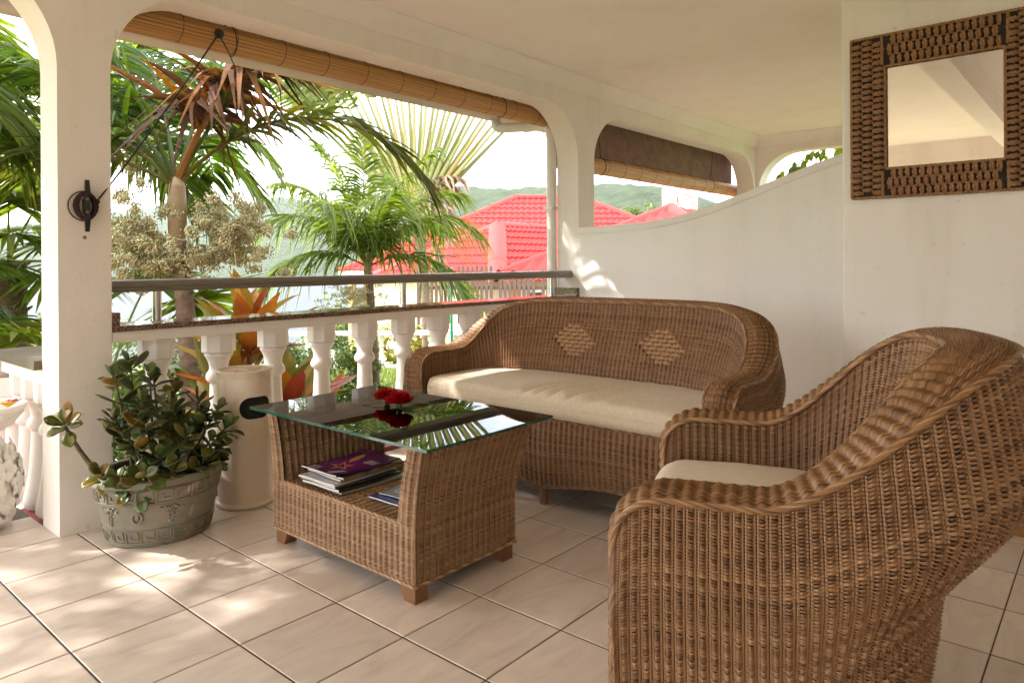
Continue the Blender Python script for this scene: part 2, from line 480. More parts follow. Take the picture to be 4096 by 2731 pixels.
def potmat():
    m, nt, b = mat_new('pot_cement')
    tcn = nt.nodes.new('ShaderNodeTexCoord')
    n = nt.nodes.new('ShaderNodeTexNoise'); n.inputs['Scale'].default_value = 7.5; n.inputs['Detail'].default_value = 2; n.inputs['Distortion'].default_value = .5
    nt.links.new(tcn.outputs['Object'], n.inputs['Vector'])
    r = nt.nodes.new('ShaderNodeValToRGB'); el = r.color_ramp.elements
    el[0].position = .665; el[0].color = (.225, .205, .145, 1); el[1].position = .675; el[1].color = (.40, .30, .265, 1)
    nt.links.new(n.outputs['Fac'], r.inputs['Fac'])
    n2 = nt.nodes.new('ShaderNodeTexNoise'); n2.inputs['Scale'].default_value = 30; n2.inputs['Detail'].default_value = 5
    nt.links.new(tcn.outputs['Object'], n2.inputs['Vector'])
    mx = nt.nodes.new('ShaderNodeMix'); mx.data_type = 'RGBA'; mx.blend_type = 'MULTIPLY'; mx.inputs['Factor'].default_value = .5
    nt.links.new(r.outputs['Color'], mx.inputs['A']); nt.links.new(n2.outputs['Color'], mx.inputs['B'])
    hs = nt.nodes.new('ShaderNodeHueSaturation'); hs.inputs['Value'].default_value = 1.3; hs.inputs['Saturation'].default_value = .85
    nt.links.new(mx.outputs['Result'], hs.inputs['Color']); nt.links.new(hs.outputs['Color'], b.inputs['Base Color'])
    b.inputs['Roughness'].default_value = .62
    bp = nt.nodes.new('ShaderNodeBump'); bp.inputs['Strength'].default_value = .3; bp.inputs['Distance'].default_value = .003
    nt.links.new(n2.outputs['Fac'], bp.inputs['Height']); nt.links.new(bp.outputs['Normal'], b.inputs['Normal'])
    return m
M['pot'] = potmat()
# ================================================================== SETTING: veranda
YI, YO = 3.291, 3.5            # inner and outer face of the arcade wall
CEIL = 2.58
S = 0.335                      # tile pitch
OX, OY = 0.7077, 2.9617

# ---- floor: grouted slab with single tiles
b = MB()
b.box((-3.4, -1.6, -.62), (8.3, YO, -.0022))
b.box((-1.6, YO, -.62), (.98, 3.86, -.0024))
floor = struct(b.build('floor', M['grout']))
def tile_mesh(w, h, name):
    e = .0025
    v = [(0,0,-.004),(w,0,-.004),(w,h,-.004),(0,h,-.004),(0,0,-.0016),(w,0,-.0016),(w,h,-.0016),(0,h,-.0016),
         (e,e,0),(w-e,e,0),(w-e,h-e,0),(e,h-e,0)]
    f = [(0,1,5,4),(1,2,6,5),(2,3,7,6),(3,0,4,7),(4,5,9,8),(5,6,10,9),(6,7,11,10),(7,4,8,11),(8,9,10,11)]
    me = bpy.data.meshes.new(name); me.from_pydata(v, [], f); me.materials.append(M['tile'])
    return me
GX, GY = .0062, .0042
tm = tile_mesh(S-GX, S-GY, 'tile')
tm2 = tile_mesh(S-GX, .20, 'tile')
tm3 = tile_mesh(S-GX, .165, 'tile')
tr = random.Random(3)
rest = MB()
for i in range(-12, 12):
    for j in range(-1, 14):
        x = OX + i*S + GX/2; y = OY - (j+1)*S + GY/2
        if y + S < -1.55 or (x > 3.49 and y + S < .97): continue
        if x + S > 4.62:
            if y + S > .9: pass
        if -2 <= i <= 11 and j <= 9:
            o = inst(tm, 'tile', floor, Matrix.Translation((x, y, tr.uniform(-.0004, .0004))))
        else:
            rest.grid(np.array([[(x, y, 0), (x, y+S-GY, 0)], [(x+S-GX, y, 0), (x+S-GX, y+S-GY, 0)]]), flip=True)
o = rest.build('tile_field', M['tile'], floor); struct(o, 'stuff')
for i in range(-7, 1):                     # threshold tiles in the open arch and the landing behind
    x = OX + i*S + GX/2
    if x + S - GX > .979: continue
    inst(tm2, 'tile', floor, Matrix.Translation((x, 3.300, .0005)))
    inst(tm3, 'tile', floor, Matrix.Translation((x, 3.506, .0002)))
inst(tile_mesh(.979-OX-GX/2, .20, 'tile'), 'tile', floor, Matrix.Translation((OX+GX/2, 3.300, .0003)))
inst(tile_mesh(.979-OX-GX/2, .165, 'tile'), 'tile', floor, Matrix.Translation((OX+GX/2, 3.506, 0)))

# ---- arcade wall
def arch_top(x0, x1, zs, zt, rx, n=14):
    th = np.linspace(0, PI/2, n)
    xl = x0 + rx - rx*np.cos(th); zl = zs + (zt-zs)*np.sin(th)
    xr = x1 - rx + rx*np.cos(th[::-1]); zr = zs + (zt-zs)*np.sin(th[::-1])
    return np.concatenate([xl, xr]), np.concatenate([zl, zr])
def arch_wall(b, segs, opens, y0, y1, z0, z1, swap=False):
    """solid piers and arched openings of a wall running along x (or y when swapped)"""
    def P(x, y, z): return (y, x, z) if swap else (x, y, z)
    def quad(p):
        b.add([P(*q) for q in p], [(0, 1, 2, 3)])
    for a, c in segs:
        quad([(a,y0,z0),(c,y0,z0),(c,y0,z1),(a,y0,z1)]); quad([(a,y1,z0),(a,y1,z1),(c,y1,z1),(c,y1,z0)])
    for x0, x1, zs, zt, rx in opens:
        X, Z = arch_top(x0, x1, zs, zt, rx)
        for yy in (y0, y1):
            top = np.stack([X, np.full_like(X, yy), np.full_like(X, z1)], -1); low = np.stack([X, np.full_like(X, yy), Z], -1)
            pts = np.stack([low, top], 1).reshape(-1, 3)
            pts = np.array([P(*q) for q in pts]); n = len(X)
            b.add(pts, np.array([[2*k, 2*k+2, 2*k+3, 2*k+1] for k in range(n-1)]))
        a1 = np.array([P(x, y0, z) for x, z in zip(X, Z)]); a2 = np.array([P(x, y1, z) for x, z in zip(X, Z)])
        a1 = np.concatenate([[P(x0, y0, z0)], a1, [P(x1, y0, z0)]]); a2 = np.concatenate([[P(x0, y1, z0)], a2, [P(x1, y1, z0)]])
        b.grid(np.stack([a1, a2], 1))
b = MB()
opens = [(-3.1, -1.8, 1.93, 2.35, .42), (-1.6, .98, 1.93, 2.35, .42), (1.182, 4.65, 1.93, 2.347, .40), (4.878, 8.26, 1.93, 2.355, .45)]
segs = [(-3.3, -3.1), (-1.8, -1.6), (.98, 1.182), (4.65, 4.878), (8.26, 8.5)]
arch_wall(b, segs, opens, YI, YO, -.003, CEIL+.12)
arcade = b.build('arcade_wall', M['plaster'], autosmooth=35)
tag(arcade, 'long white plastered veranda wall with wide round-cornered arches facing the garden', 'wall')
# coving along the top of the arcade wall: two small steps and a hollow
cov = [(0, -.115), (.010, -.115), (.014, -.100), (.022, -.070), (.040, -.042), (.066, -.022), (.095, -.012), (.100, -.010), (.100, 0)]
def coving(p0, p1, nrm2):
    b = MB()
    p0 = A(*p0); p1 = A(*p1); n2 = A(*nrm2)
    P = np.array([[p + n2*c[0] + A(0, 0, CEIL + c[1]) for c in cov] for p in (p0, p1)])
    b.grid(P)
    return b
b = coving((-3.3, YI, 0), (8.3, YI, 0), (0, -1, 0))
b.build('coving', M['ceiling'], arcade)
# ---- end wall of the veranda beyond
b = MB()
arch_wall(b, [(.0, .6), (3.25, YI)], [(.6, 3.25, 1.95, 2.385, .45)], 8.3, 8.5, -.003, CEIL+.12, swap=True)
endw = b.build('end_wall', M['plaster'])
tag(endw, 'far white end wall with an arch where leafy branches hang down', 'wall')
b = coving((8.3, 0, 0), (8.3, YI, 0), (-1, 0, 0)); b.build('coving', M['ceiling'], endw)
# ---- partition with the sweeping curved top
cy = [.60, .975, 1.13, 1.303, 1.491, 1.656, 1.83, 2.012, 2.203, 2.405, 2.617, 2.879, 3.078, 3.291]
cz = [1.90, 1.855, 1.82, 1.772, 1.717, 1.665, 1.604, 1.543, 1.485, 1.440, 1.411, 1.396, 1.393, 1.390]
ys = np.linspace(.62, YI, 90); zs = np.interp(ys, cy, cz)
for _ in range(30): zs[1:-1] = (zs[:-2] + zs[1:-1]*2 + zs[2:])/4
b = MB()
XP0, XP1 = 4.65, 4.77
lo = np.full_like(ys, -.003); hi = zs - .056
for x in (XP0, XP1):
    b.grid(np.stack([np.stack([np.full_like(ys, x), ys, lo], -1), np.stack([np.full_like(ys, x), ys, hi], -1)], 1))
part = b.build('partition_wall', M['plaster_lit'])
tag(part, 'smooth white partition wall behind the sofa, its top sweeping up in a curve', 'wall')
b = MB()
pr = [(XP0, -.0565), (XP0-.012, -.055), (XP0-.018, -.047), (XP0-.018, -.010), (XP0-.010, -.002), (XP0, 0), (XP1, 0), (XP1+.018, -.008), (XP1+.018, -.05), (XP1, -.056)]
b.grid(np.stack([np.stack([np.full_like(ys, px), ys, zs+pz], -1) for px, pz in pr], 1))
b.add([(px, YI, zs[-1]+pz) for px, pz in pr], [tuple(range(len(pr)))])
b.build('wall_cap', M['plaster_lit'], part, smooth=True, autosmooth=40)
# ---- house wall with the mirror, back wall, left end wall
b = MB()
b.box((3.49, -1.6, -.003), (8.3, .975, CEIL+.1))
house = b.build('house_wall', M['plaster_rough'])
bv = house.modifiers.new('bevel', 'BEVEL'); bv.width = .012; bv.segments = 3
tag(house, 'rough white plastered house wall on which the woven mirror hangs', 'wall')
b = MB(); b.box((3.468, -1.6, 0), (3.489, .955, .085)); b.build('skirting_board', M['skirting'], house)
b = MB(); b.box((-3.3, -1.8, -.003), (3.49, -1.6, CEIL+.1)); bw = b.build('back_wall', M['plaster_rough'])
tag(bw, 'white back wall of the veranda behind the seating', 'wall')
b = MB()
arch_wall(b, [(-1.8, .5), (3.06, YI)], [(.5, 3.06, 1.93, 2.27, .42)], -3.3, -3.1, -.003, CEIL+.12, swap=True)  # arch width shaped to light the seating but keep the chair side dim
lw = b.build('left_end_wall', M['plaster']); tag(lw, 'unseen white end wall of the veranda, its arch shaped to let light in', 'wall')
# ---- ceiling
b = MB(); b.box((-3.3, -1.8, CEIL), (8.5, YI+.001, CEIL+.14))
ceil = struct(b.build('ceiling', M['ceiling']))
b = MB(); b.box((-3.1, .80, CEIL-.22), (3.488, .975, CEIL+.002)); b.build('ceiling_beam', M['ceiling'], ceil)
# ---- roof with eaves, gutter
b = MB()
P = np.array([[(-3.9, 4.26, 2.56), (9.0, 4.26, 2.56)], [(-3.9, .5, 4.1), (9.0, .5, 4.1)], [(-3.9, -3.2, 2.56), (9.0, -3.2, 2.56)]])
b.grid(P)
b.grid(P - A(0, 0, .03), flip=True)
b.box((-3.9, YO+.002, 2.50), (9.0, 4.20, 2.53))
roof = b.build('veranda_roof', M['gutter'])
tag(roof, 'pale underside of the veranda roof overhanging the arches', 'roof')
b = MB()
gp = [(4.17, 2.545), (4.17, 2.44), (4.18, 2.408), (4.20, 2.396), (4.31, 2.392), (4.325, 2.400), (4.332, 2.42), (4.335, 2.55), (4.325, 2.55), (4.32, 2.42), (4.18, 2.42), (4.18, 2.545)]
b.grid(np.array([[(x, y, z) for y, z in gp] for x in (-3.9, 9.0)]))
b.build('gutter', M['gutter'], roof)
# ---- downpipe with elbow
pts = [(4.72, 4.24, 2.42), (4.72, 4.24, 2.37), (4.722, 4.225, 2.335), (4.72, 4.18, 2.31), (4.715, 4.10, 2.30), (4.69, 3.86, 2.275), (4.655, 3.62, 2.25),
       (4.645, 3.575, 2.235), (4.634, 3.548, 2.19), (4.632, 3.545, 2.0), (4.632, 3.545, 0.0), (4.632, 3.545, -.55)]
dp = thing('downpipe', 'white drainpipe with an elbow running from the gutter down the arch', 'pipe', (4.632, 3.545, -.55))
b = MB(); b.tube(pts, .042, 14); b.build('pipe', M['white_paint'], dp, smooth=True, autosmooth=50)
for k in (2, 5, 8):
    p = A(*pts[k]); q = A(*pts[k+1]); d = nrm(q-p)
    b = MB(); b.tube([p - d*.02, p + d*.045], .047, 14); b.build('collar', M['white_paint'], dp, smooth=True, autosmooth=50)
b = MB(); b.box((4.580, 3.50, 1.545), (4.685, 3.592, 1.57)); b.build('pipe_clip', M['white_paint'], dp)

# ---- balustrade between the columns
bal = thing('balustrade', 'white balustrade of vase-shaped balusters under a polished brown granite ledge', 'balustrade', (1.182, 3.395, 0))
b = MB(); b.box((1.184, YI+.002, .775), (4.648, YO-.002, .8215)); b.build('beam', M['plaster'], bal)
b = MB()
x0 = 1.214
while x0 < 4.61:
    x1 = min(x0 + 1.18, 4.618)
    b.box((x0+.0006, YI-.008, .822), (x1-.0006, YO+.012, .847)); x0 = x1
o = b.build('granite_ledge', M['granite'], bal)
bv = o.modifiers.new('bevel', 'BEVEL'); bv.width = .003; bv.segments = 2
for xa in (1.1835, 4.6185):
    b = MB(); b.box((xa, YI-.006, .822), (xa+.030, YO+.010, .905)); b.build('granite_upstand', M['granite'], bal)
prof = [(.0, .675), (.066, .675), (.067, .668), (.066, .662), (.058, .650), (.050, .632), (.045, .612), (.044, .595), (.047, .586), (.055, .576), (.060, .562), (.060, .548), (.054, .536),
        (.043, .529), (.0415, .520), (.0425, .47), (.046, .41), (.051, .35), (.059, .29), (.068, .245), (.074, .215), (.073, .19), (.060, .172), (.046, .163), (.042, .152),
        (.046, .14), (.058, .134), (.061, .124), (.058, .114), (.066, .110), (.067, .10)]
b = MB(); b.lathe(prof[::-1], n=22, cap=False)
shaft_me = b.build('baluster', M['white_paint'], smooth=True, autosmooth=50)
b = MB()
oct_ = [(.072, .676), (.080, .682), (.080, .775), (.0, .775)]
b.lathe([(0, .676)] + oct_[:3], n=8, ph=PI/8, cap=True)
cap_me = b.build('capital', M['white_paint'])
b = MB(); b.box((-.078, -.078, 0), (.078, .078, .10)); base_me = b.build('base_block', M['white_paint'])
bv = base_me.modifiers.new('bevel', 'BEVEL'); bv.width = .003; bv.segments = 2
bv = cap_me.modifiers.new('bevel', 'BEVEL'); bv.width = .003; bv.segments = 2
first = True
sm, cm = shaft_me.data, None
dg = bpy.context.evaluated_depsgraph_get()
cm = bpy.data.meshes.new_from_object(cap_me.evaluated_get(dg))
bm2 = bpy.data.meshes.new_from_object(base_me.evaluated_get(dg))
bpy.data.objects.remove(base_me); bpy.data.objects.remove(shaft_me); bpy.data.objects.remove(cap_me)
NB = 11
for k in range(NB):
    x = 1.41 + .2985*k
    o = inst(sm, 'baluster', bal, Matrix.Translation((x-1.182, 0, 0)))
    inst(cm, 'capital', o, Matrix.Identity(4)); inst(bm2, 'base_block', o, Matrix.Identity(4))
b = MB(); b.box((1.184, YI+.02, -.002), (4.648, YO-.02, .022)); b.build('plinth', M['red_step'], bal)

# ---- metal handrail
hr = thing('handrail', 'grey brown metal handrail on steel posts above the granite ledge', 'handrail', (1.184, 3.40, .847))
hp = [(3.352, .990), (3.349, .999), (3.349, 1.004), (3.3535, 1.0075), (3.3535, 1.0125), (3.349, 1.016), (3.350, 1.030), (3.358, 1.040), (3.372, 1.045), (3.43, 1.045), (3.444, 1.040), (3.452, 1.030), (3.453, .999), (3.450, .990)]
b = MB()
V = np.array([[(x, y, z) for y, z in hp] for x in (1.184, 4.646)])
b.grid(np.concatenate([V, V[:, :1]], 1), flip=True)
b.add(V[0], [tuple(range(len(hp)))]); b.add(V[1], [tuple(range(len(hp)))[::-1]])
b.build('rail', M['rail'], hr, smooth=True, autosmooth=40)
for x in (1.415, 2.907, 4.43):
    b = MB(); b.tube([(x, 3.40, .847), (x, 3.40, .991)], .021, 18); b.lathe([(.030, 0), (.030, .004), (.022, .007)], (x, 3.40, .847), 18)
    b.build('post', M['steel'], hr, smooth=True, autosmooth=40)

# ---- roll-up bamboo blinds
def blind(name, label, x0, x1, yc, zc, r, cords, top, cloth):
    t = thing(name, label, 'blind', (x0, yc, zc))
    n = 24; w = 2*PI*r/n*.86
    L_ = x1 - x0
    b = MB()
    prof = [(-w/2, -.003), (-w/2, .001), (-w*.3, .0025), (w*.3, .0025), (w/2, .001), (w/2, -.003)]
    V = np.array([[(x, a, c) for a, c in prof] for x in (0, L_)])
    b.grid(np.concatenate([V, V[:, :1]], 1)); b.add(V[0], [tuple(range(6))[::-1]]); b.add(V[1], [tuple(range(6))])
    ob = b.build('slat', M['bamboo']); me = ob.data; bpy.data.objects.remove(ob)
    for k in range(n):
        a = 2*PI*k/n + .1
        rr = r*(1 + .03*math.sin(3*a) + random.uniform(-.012, .012))
        inst(me, 'slat', t, Matrix.Translation((random.uniform(-.006, .006), rr*math.sin(a), rr*math.cos(a))) @ Matrix.Rotation(-a, 4, 'X'))
    b = MB(); b.lathe([(0, 0), (r*.97, 0), (r*.97, L_-.02), (0, L_-.02)], n=24)
    core = b.build('roll_shade_core', M['cord'])  # dark colour stands in for the shade between slats
    core.parent = t; core.matrix_local = Matrix.Translation((.01, 0, 0)) @ Matrix.Rotation(PI/2, 4, 'Y')
    b = MB(); a = np.linspace(0, 2*PI, 25)
    b.tube(np.stack([.004*np.sin(a*1.0), (r+.0045)*np.cos(a), (r+.0045)*np.sin(a)], -1), .0016, 5, cap=False)
    ob = b.build('stitching', M['cord']); me = ob.data; bpy.data.objects.remove(ob)
    k = .12
    while k < L_ - .05:
        inst(me, 'stitching', t, Matrix.Translation((k, 0, 0))); k += .285
    if cloth:
        b = MB()
        u = np.linspace(0, L_-.10, 60); v = np.linspace(0, 1, 14)
        U, V_ = np.meshgrid(u, v, indexing='ij')
        yy = r*.55 + .006*np.sin(U*9 + V_*2) * (1-V_) + .012*(fbm(U*2.2, V_*1.5, 3, 4)-.5)
        P = np.stack([x0 + U, yc - .0 + yy*.6, zc + r*.6 + (top - zc - r*.6)*V_], -1)
        b.grid(P); b.build('cloth', M['blind_cloth'], t, smooth=True)
        for xs in (.35, 1.45):
            b = MB(); b.tube([(x0+xs, yc-r-.004, top), (x0+xs, yc-r-.006, zc+.02)], .0014, 5); b.build('hem', M['blind_cloth'], t)
    b = MB(); b.box((x0-.02, yc-.02, top), (x1+.02, yc+.02, top+.03)); b.build('head_rail', M['bamboo'], t)
    for xs in cords:
        b = MB(); a = np.linspace(-.2, PI+.9, 18)
        p = np.stack([np.full_like(a, xs) + .012*a, yc - (r+.009)*np.sin(a), zc + (r+.009)*np.cos(a)], -1)
        p = np.concatenate([[(xs, yc-.03, top)], p])
        b.tube(p, .003, 6); b.build('lift_cord', M['cord'], t)
    return t
blind('bamboo_blind', 'rolled-up bamboo blind across the top of the large arch', 1.20, 4.70, 3.592, 2.302, .068, (1.86, 4.02), 2.44, False)
b2 = blind('bamboo_blind', 'bamboo blind with brown cloth half let down in the farther arch', 4.80, 8.49, 3.60, 1.98, .070, (), 2.44, True)
for xs, zb in ((5.02, 1.37), ):
    b = MB(); b.tube([(5.21, 3.53, 2.40), (5.215, 3.53, 1.0)], .0035, 6); b.build('pull_cord', M['cord'], b2)
for xs in (5.35, 7.62):
    b = MB(); a = np.linspace(0, PI*.9, 12)
    p = np.stack([np.full_like(a, xs+.06), 3.60 - .083*np.sin(a+.3), 1.98 + .083*np.cos(a+.3)], -1)
    p = np.concatenate([[(xs if xs > 6 else 5.26, 3.512, 2.36)], p]); b.tube(p, .0035, 6); b.build('lift_cord', M['cord'], b2)

# ---- cleat with wound cord on the column
cl = thing('cord_cleat', 'black plastic cleat wound with dark cord on the white column', 'cleat', (1.08, YI, 1.359))
b = MB(); zc = 1.359
ring = []
for z, w, yf in ((-.108, .0075, .020), (-.06, .0105, .024), (-.035, .0115, .018), (.035, .0115, .018), (.06, .0105, .024), (.108, .0075, .020)):
    ring.append([(1.08-w, YI-yf-.012, zc+z), (1.08+w, YI-yf-.012, zc+z), (1.08+w*.9, YI-yf, zc+z), (1.08-w*.9, YI-yf, zc+z)])
V = np.array(ring); b.grid(np.concatenate([V, V[:, :1]], 1)); b.add(V[0], [(0,1,2,3)]); b.add(V[-1], [(3,2,1,0)])
b.box((1.07, YI-.02, zc-.03), (1.09, YI-.001, zc+.03))
b.build('cleat_bar', M['cleat'], cl)
b = MB()
for k in range(26):
    a = np.linspace(0, 2*PI, 19); rx = .026 + .016*abs(math.sin(k*1.7)) ; rz = .058 + .004*math.sin(k*2.3)
    y = YI - .006 - .016*((k*7) % 13)/13
    b.tube(np.stack([1.08 + rx*np.cos(a)*(1 + .12*np.cos(2*a)), np.full_like(a, y), zc + rz*np.sin(a)], -1), .0032, 5, cap=False)
a = np.linspace(0, 2*PI, 25)
b.tube(np.stack([1.077 + np.where(np.cos(a) > 0, .047, .062)*np.cos(a), np.full_like(a, YI-.008), zc + .062*np.sin(a)], -1), .0028, 5, cap=False)
b.lathe([(0, -.012), (.009, -.008), (.011, 0), (.008, .008), (0, .012)], (1.124, YI-.012, zc+.022), 8)
b.build('cord_coil', simple('cord_red', (.055, .022, .022), .8), cl)
for dz in (-.026, .028):
    b = MB(); b.lathe([(0, -.0018), (.006, -.0012), (.006, 0)], n=12)
    o = b.build('screw', M['rust']); o.parent = cl; o.matrix_local = Matrix.Translation((0, -.031, dz)) @ Matrix.Rotation(-PI/2, 4, 'X')
b = MB()
u = np.linspace(0, 1, 16)[:, None]; p0 = A(1.124, YI-.012, zc+.024); p1 = A(1.775, 3.505, 2.297)
p = p0*(1-u) + p1*u; p[:, 2] -= .02*np.sin(u[:, 0]*PI)
b.tube(p, .0034, 6)
b.tube(p + A(.004, -.003, .002)*np.sin(u*9), .0022, 5)
p = np.array([p1, p1 + A(.05, .0, -.08), p1 + A(.10, .02, -.15), p1 + A(.11, .03, -.20)]); b.tube(p, .003, 6)
b.build('cord', M['cord'], cl, smooth=True)
b = MB(); b.lathe([(0, -.012), (.024, -.010), (.026, 0), (.024, .010), (0, .012)], n=14)
o = b.build('pulley', M['cleat']); o.parent = cl; o.matrix_local = Matrix.Translation((1.785-1.08, 3.522-YI, 2.302-1.359)) @ Matrix.Rotation(PI/2, 4, 'X')
b = MB(); b.lathe([(0, -.006), (.007, -.004), (.008, 0)], n=10)
o = b.build('wall_screw', M['rust']); tag(o, 'small metal screw head in the column just below the cleat', 'screw'); o.location = (1.079, YI-.0005, 1.228); o.rotation_euler = (PI/2, 0, 0)

# ---- woven mirror
MX = 3.49
mir = thing('mirror', 'square mirror in a wide frame of dark board and braided brown straw', 'mirror', (MX, .5675, 1.394))
y0, y1, z0, z1 = .208, .927, 1.392, 2.112
iy0, iy1, iz0, iz1 = .343, .790, 1.514, 1.976
board = simple('frame_board', (.018, .011, .007), .8, bump=.5, bscale=200)
straw = simple('straw_braid', (.46, .245, .11), .62, col2=(.24, .115, .05), nscale=55, bump=.7, bscale=260, bdist=.003)
b = MB()
b.box((MX-.018, y0+.004, z0+.004), (MX-.001, iy0, z1-.004)); b.box((MX-.018, iy1, z0+.004), (MX-.001, y1-.004, z1-.004))
b.box((MX-.018, iy0, z0+.004), (MX-.001, iy1, iz0)); b.box((MX-.018, iy0, iz1), (MX-.001, iy1, z1-.004))
b.build('frame_board', board, mir)
b = MB(); b.grid(np.array([[(MX-.006, iy0-.004, iz0-.004), (MX-.006, iy1+.004, iz0-.004)], [(MX-.006, iy0-.004, iz1+.004), (MX-.006, iy1+.004, iz1+.004)]]))
b.build('glass', M['mirror'], mir)
def braid_mesh(ln, k):
    b = MB(); rr = random.Random(k)
    n = 9
    for s in (-1, 1):
        t = np.linspace(-.5, .5, n)
        rad = (.0058*np.sqrt(np.clip(1-(2*t)**2*.85, 0.05, 1)))*(1 + .30*np.cos(t*2*PI*3.2 + (0 if s > 0 else PI)))
        p = np.stack([t*ln, s*.0042 + .0012*np.sin(t*9 + s), .007 + .0035*np.sin(t*2*PI*3.2 + (0 if s > 0 else PI)) - .010*(2*t)**4], -1)
        b.tube(p, rad, 5, rnd=.5)
    o = b.build('braid', straw, smooth=True); me = o.data; bpy.data.objects.remove(o); return me
bm_ = [braid_mesh(.052, k) for k in range(4)]
rr = random.Random(11)
def put(y, z, horiz, sc_=1.0):
    # local x of the braid runs along y (horizontal) or z (vertical); local z faces the room (-X)
    ax = Vector((0, 1, 0)) if horiz else Vector((0, 0, 1))
    nz_ = Vector((-1, 0, 0)); ay = nz_.cross(ax)
    inst(bm_[rr.randrange(4)], 'braid', mir, frame((-.017, y-.5675+rr.uniform(-.0015, .0015), z-1.394+rr.uniform(-.0015, .0015)), ax, ay, nz_, (sc_*rr.uniform(.92, 1.05), rr.uniform(.9, 1.1), rr.uniform(.9, 1.1))))
nv = 25
for side in ((y0, iy0), (iy1, y1)):
    wd = side[1]-side[0]
    for c in range(3):
        yy = side[0] + wd*(.18 + .32*c)
        for k in range(nv):
            zz = z0 + .022 + (z1-z0-.044)*(k + (.5 if c == 1 else 0))/(nv-.5)
            if zz > z1 - .012: continue
            put(yy, zz, True)
nh = 15
for side in ((z0, iz0), (iz1, z1)):
    wd = side[1]-side[0]
    for c in range(3):
        zz = side[0] + wd*(.18 + .32*c)
        for k in range(nh):
            yy = iy0 + .022 + (iy1-iy0-.044)*(k + (.5 if c == 1 else 0))/(nh-.5)
            if yy > iy1 - .012: continue
            put(yy, zz, False)
def rope(pts, r, pitch, n=3, tr=.5, step=.006, seg=5, rnds=None, closed=False):
    """a twisted braid of n strands along a path"""
    pts = np.asarray(pts, float)
    d = np.concatenate([[0], np.cumsum(np.linalg.norm(np.diff(pts, axis=0), axis=1))])
    m_ = max(8, int(d[-1]/step)); s = np.linspace(0, d[-1], m_)
    p = np.stack([np.interp(s, d, pts[:, i]) for i in range(3)], -1)
    t = nrm(np.gradient(p, axis=0)); ref = A(0, 0, 1)
    u = np.zeros_like(p); u0 = nrm(np.cross(t[0], ref if abs(t[0][2]) < .9 else A(1, 0, 0)))
    for i in range(m_):
        u0 = nrm(u0 - t[i]*np.dot(u0, t[i])); u[i] = u0
    w = np.cross(t, u)
    b = MB()
    for k in range(n):
        a = 2*PI*(s/pitch + k/n)
        q = p + r*.5*(np.cos(a)[:, None]*u + np.sin(a)[:, None]*w)
        b.tube(q, r*tr, seg, rnd=rng.uniform(.2, .9))
    return b
for (a0, a1, b0, b1, nm) in ((y0, y1, z0, z1, 'outer_cord'), (iy0+.003, iy1-.003, iz0+.003, iz1-.003, 'inner_cord')):
    b = rope([(MX-.016, a0, b0), (MX-.016, a1, b0), (MX-.016, a1, b1), (MX-.016, a0, b1), (MX-.016, a0, b0)], .0075, .022, 2, .6)
    b.build(nm, straw, mir, smooth=True)
for yy in (iy0-.008, iy1+.008):
    for zz in ((z0+.006, iz0-.006), (iz1+.006, z1-.006)):
        b = rope([(MX-.020, yy, zz[0]), (MX-.020, yy, zz[1])], .008, .022, 2, .6); b.build('corner_cord', straw, mir, smooth=True)
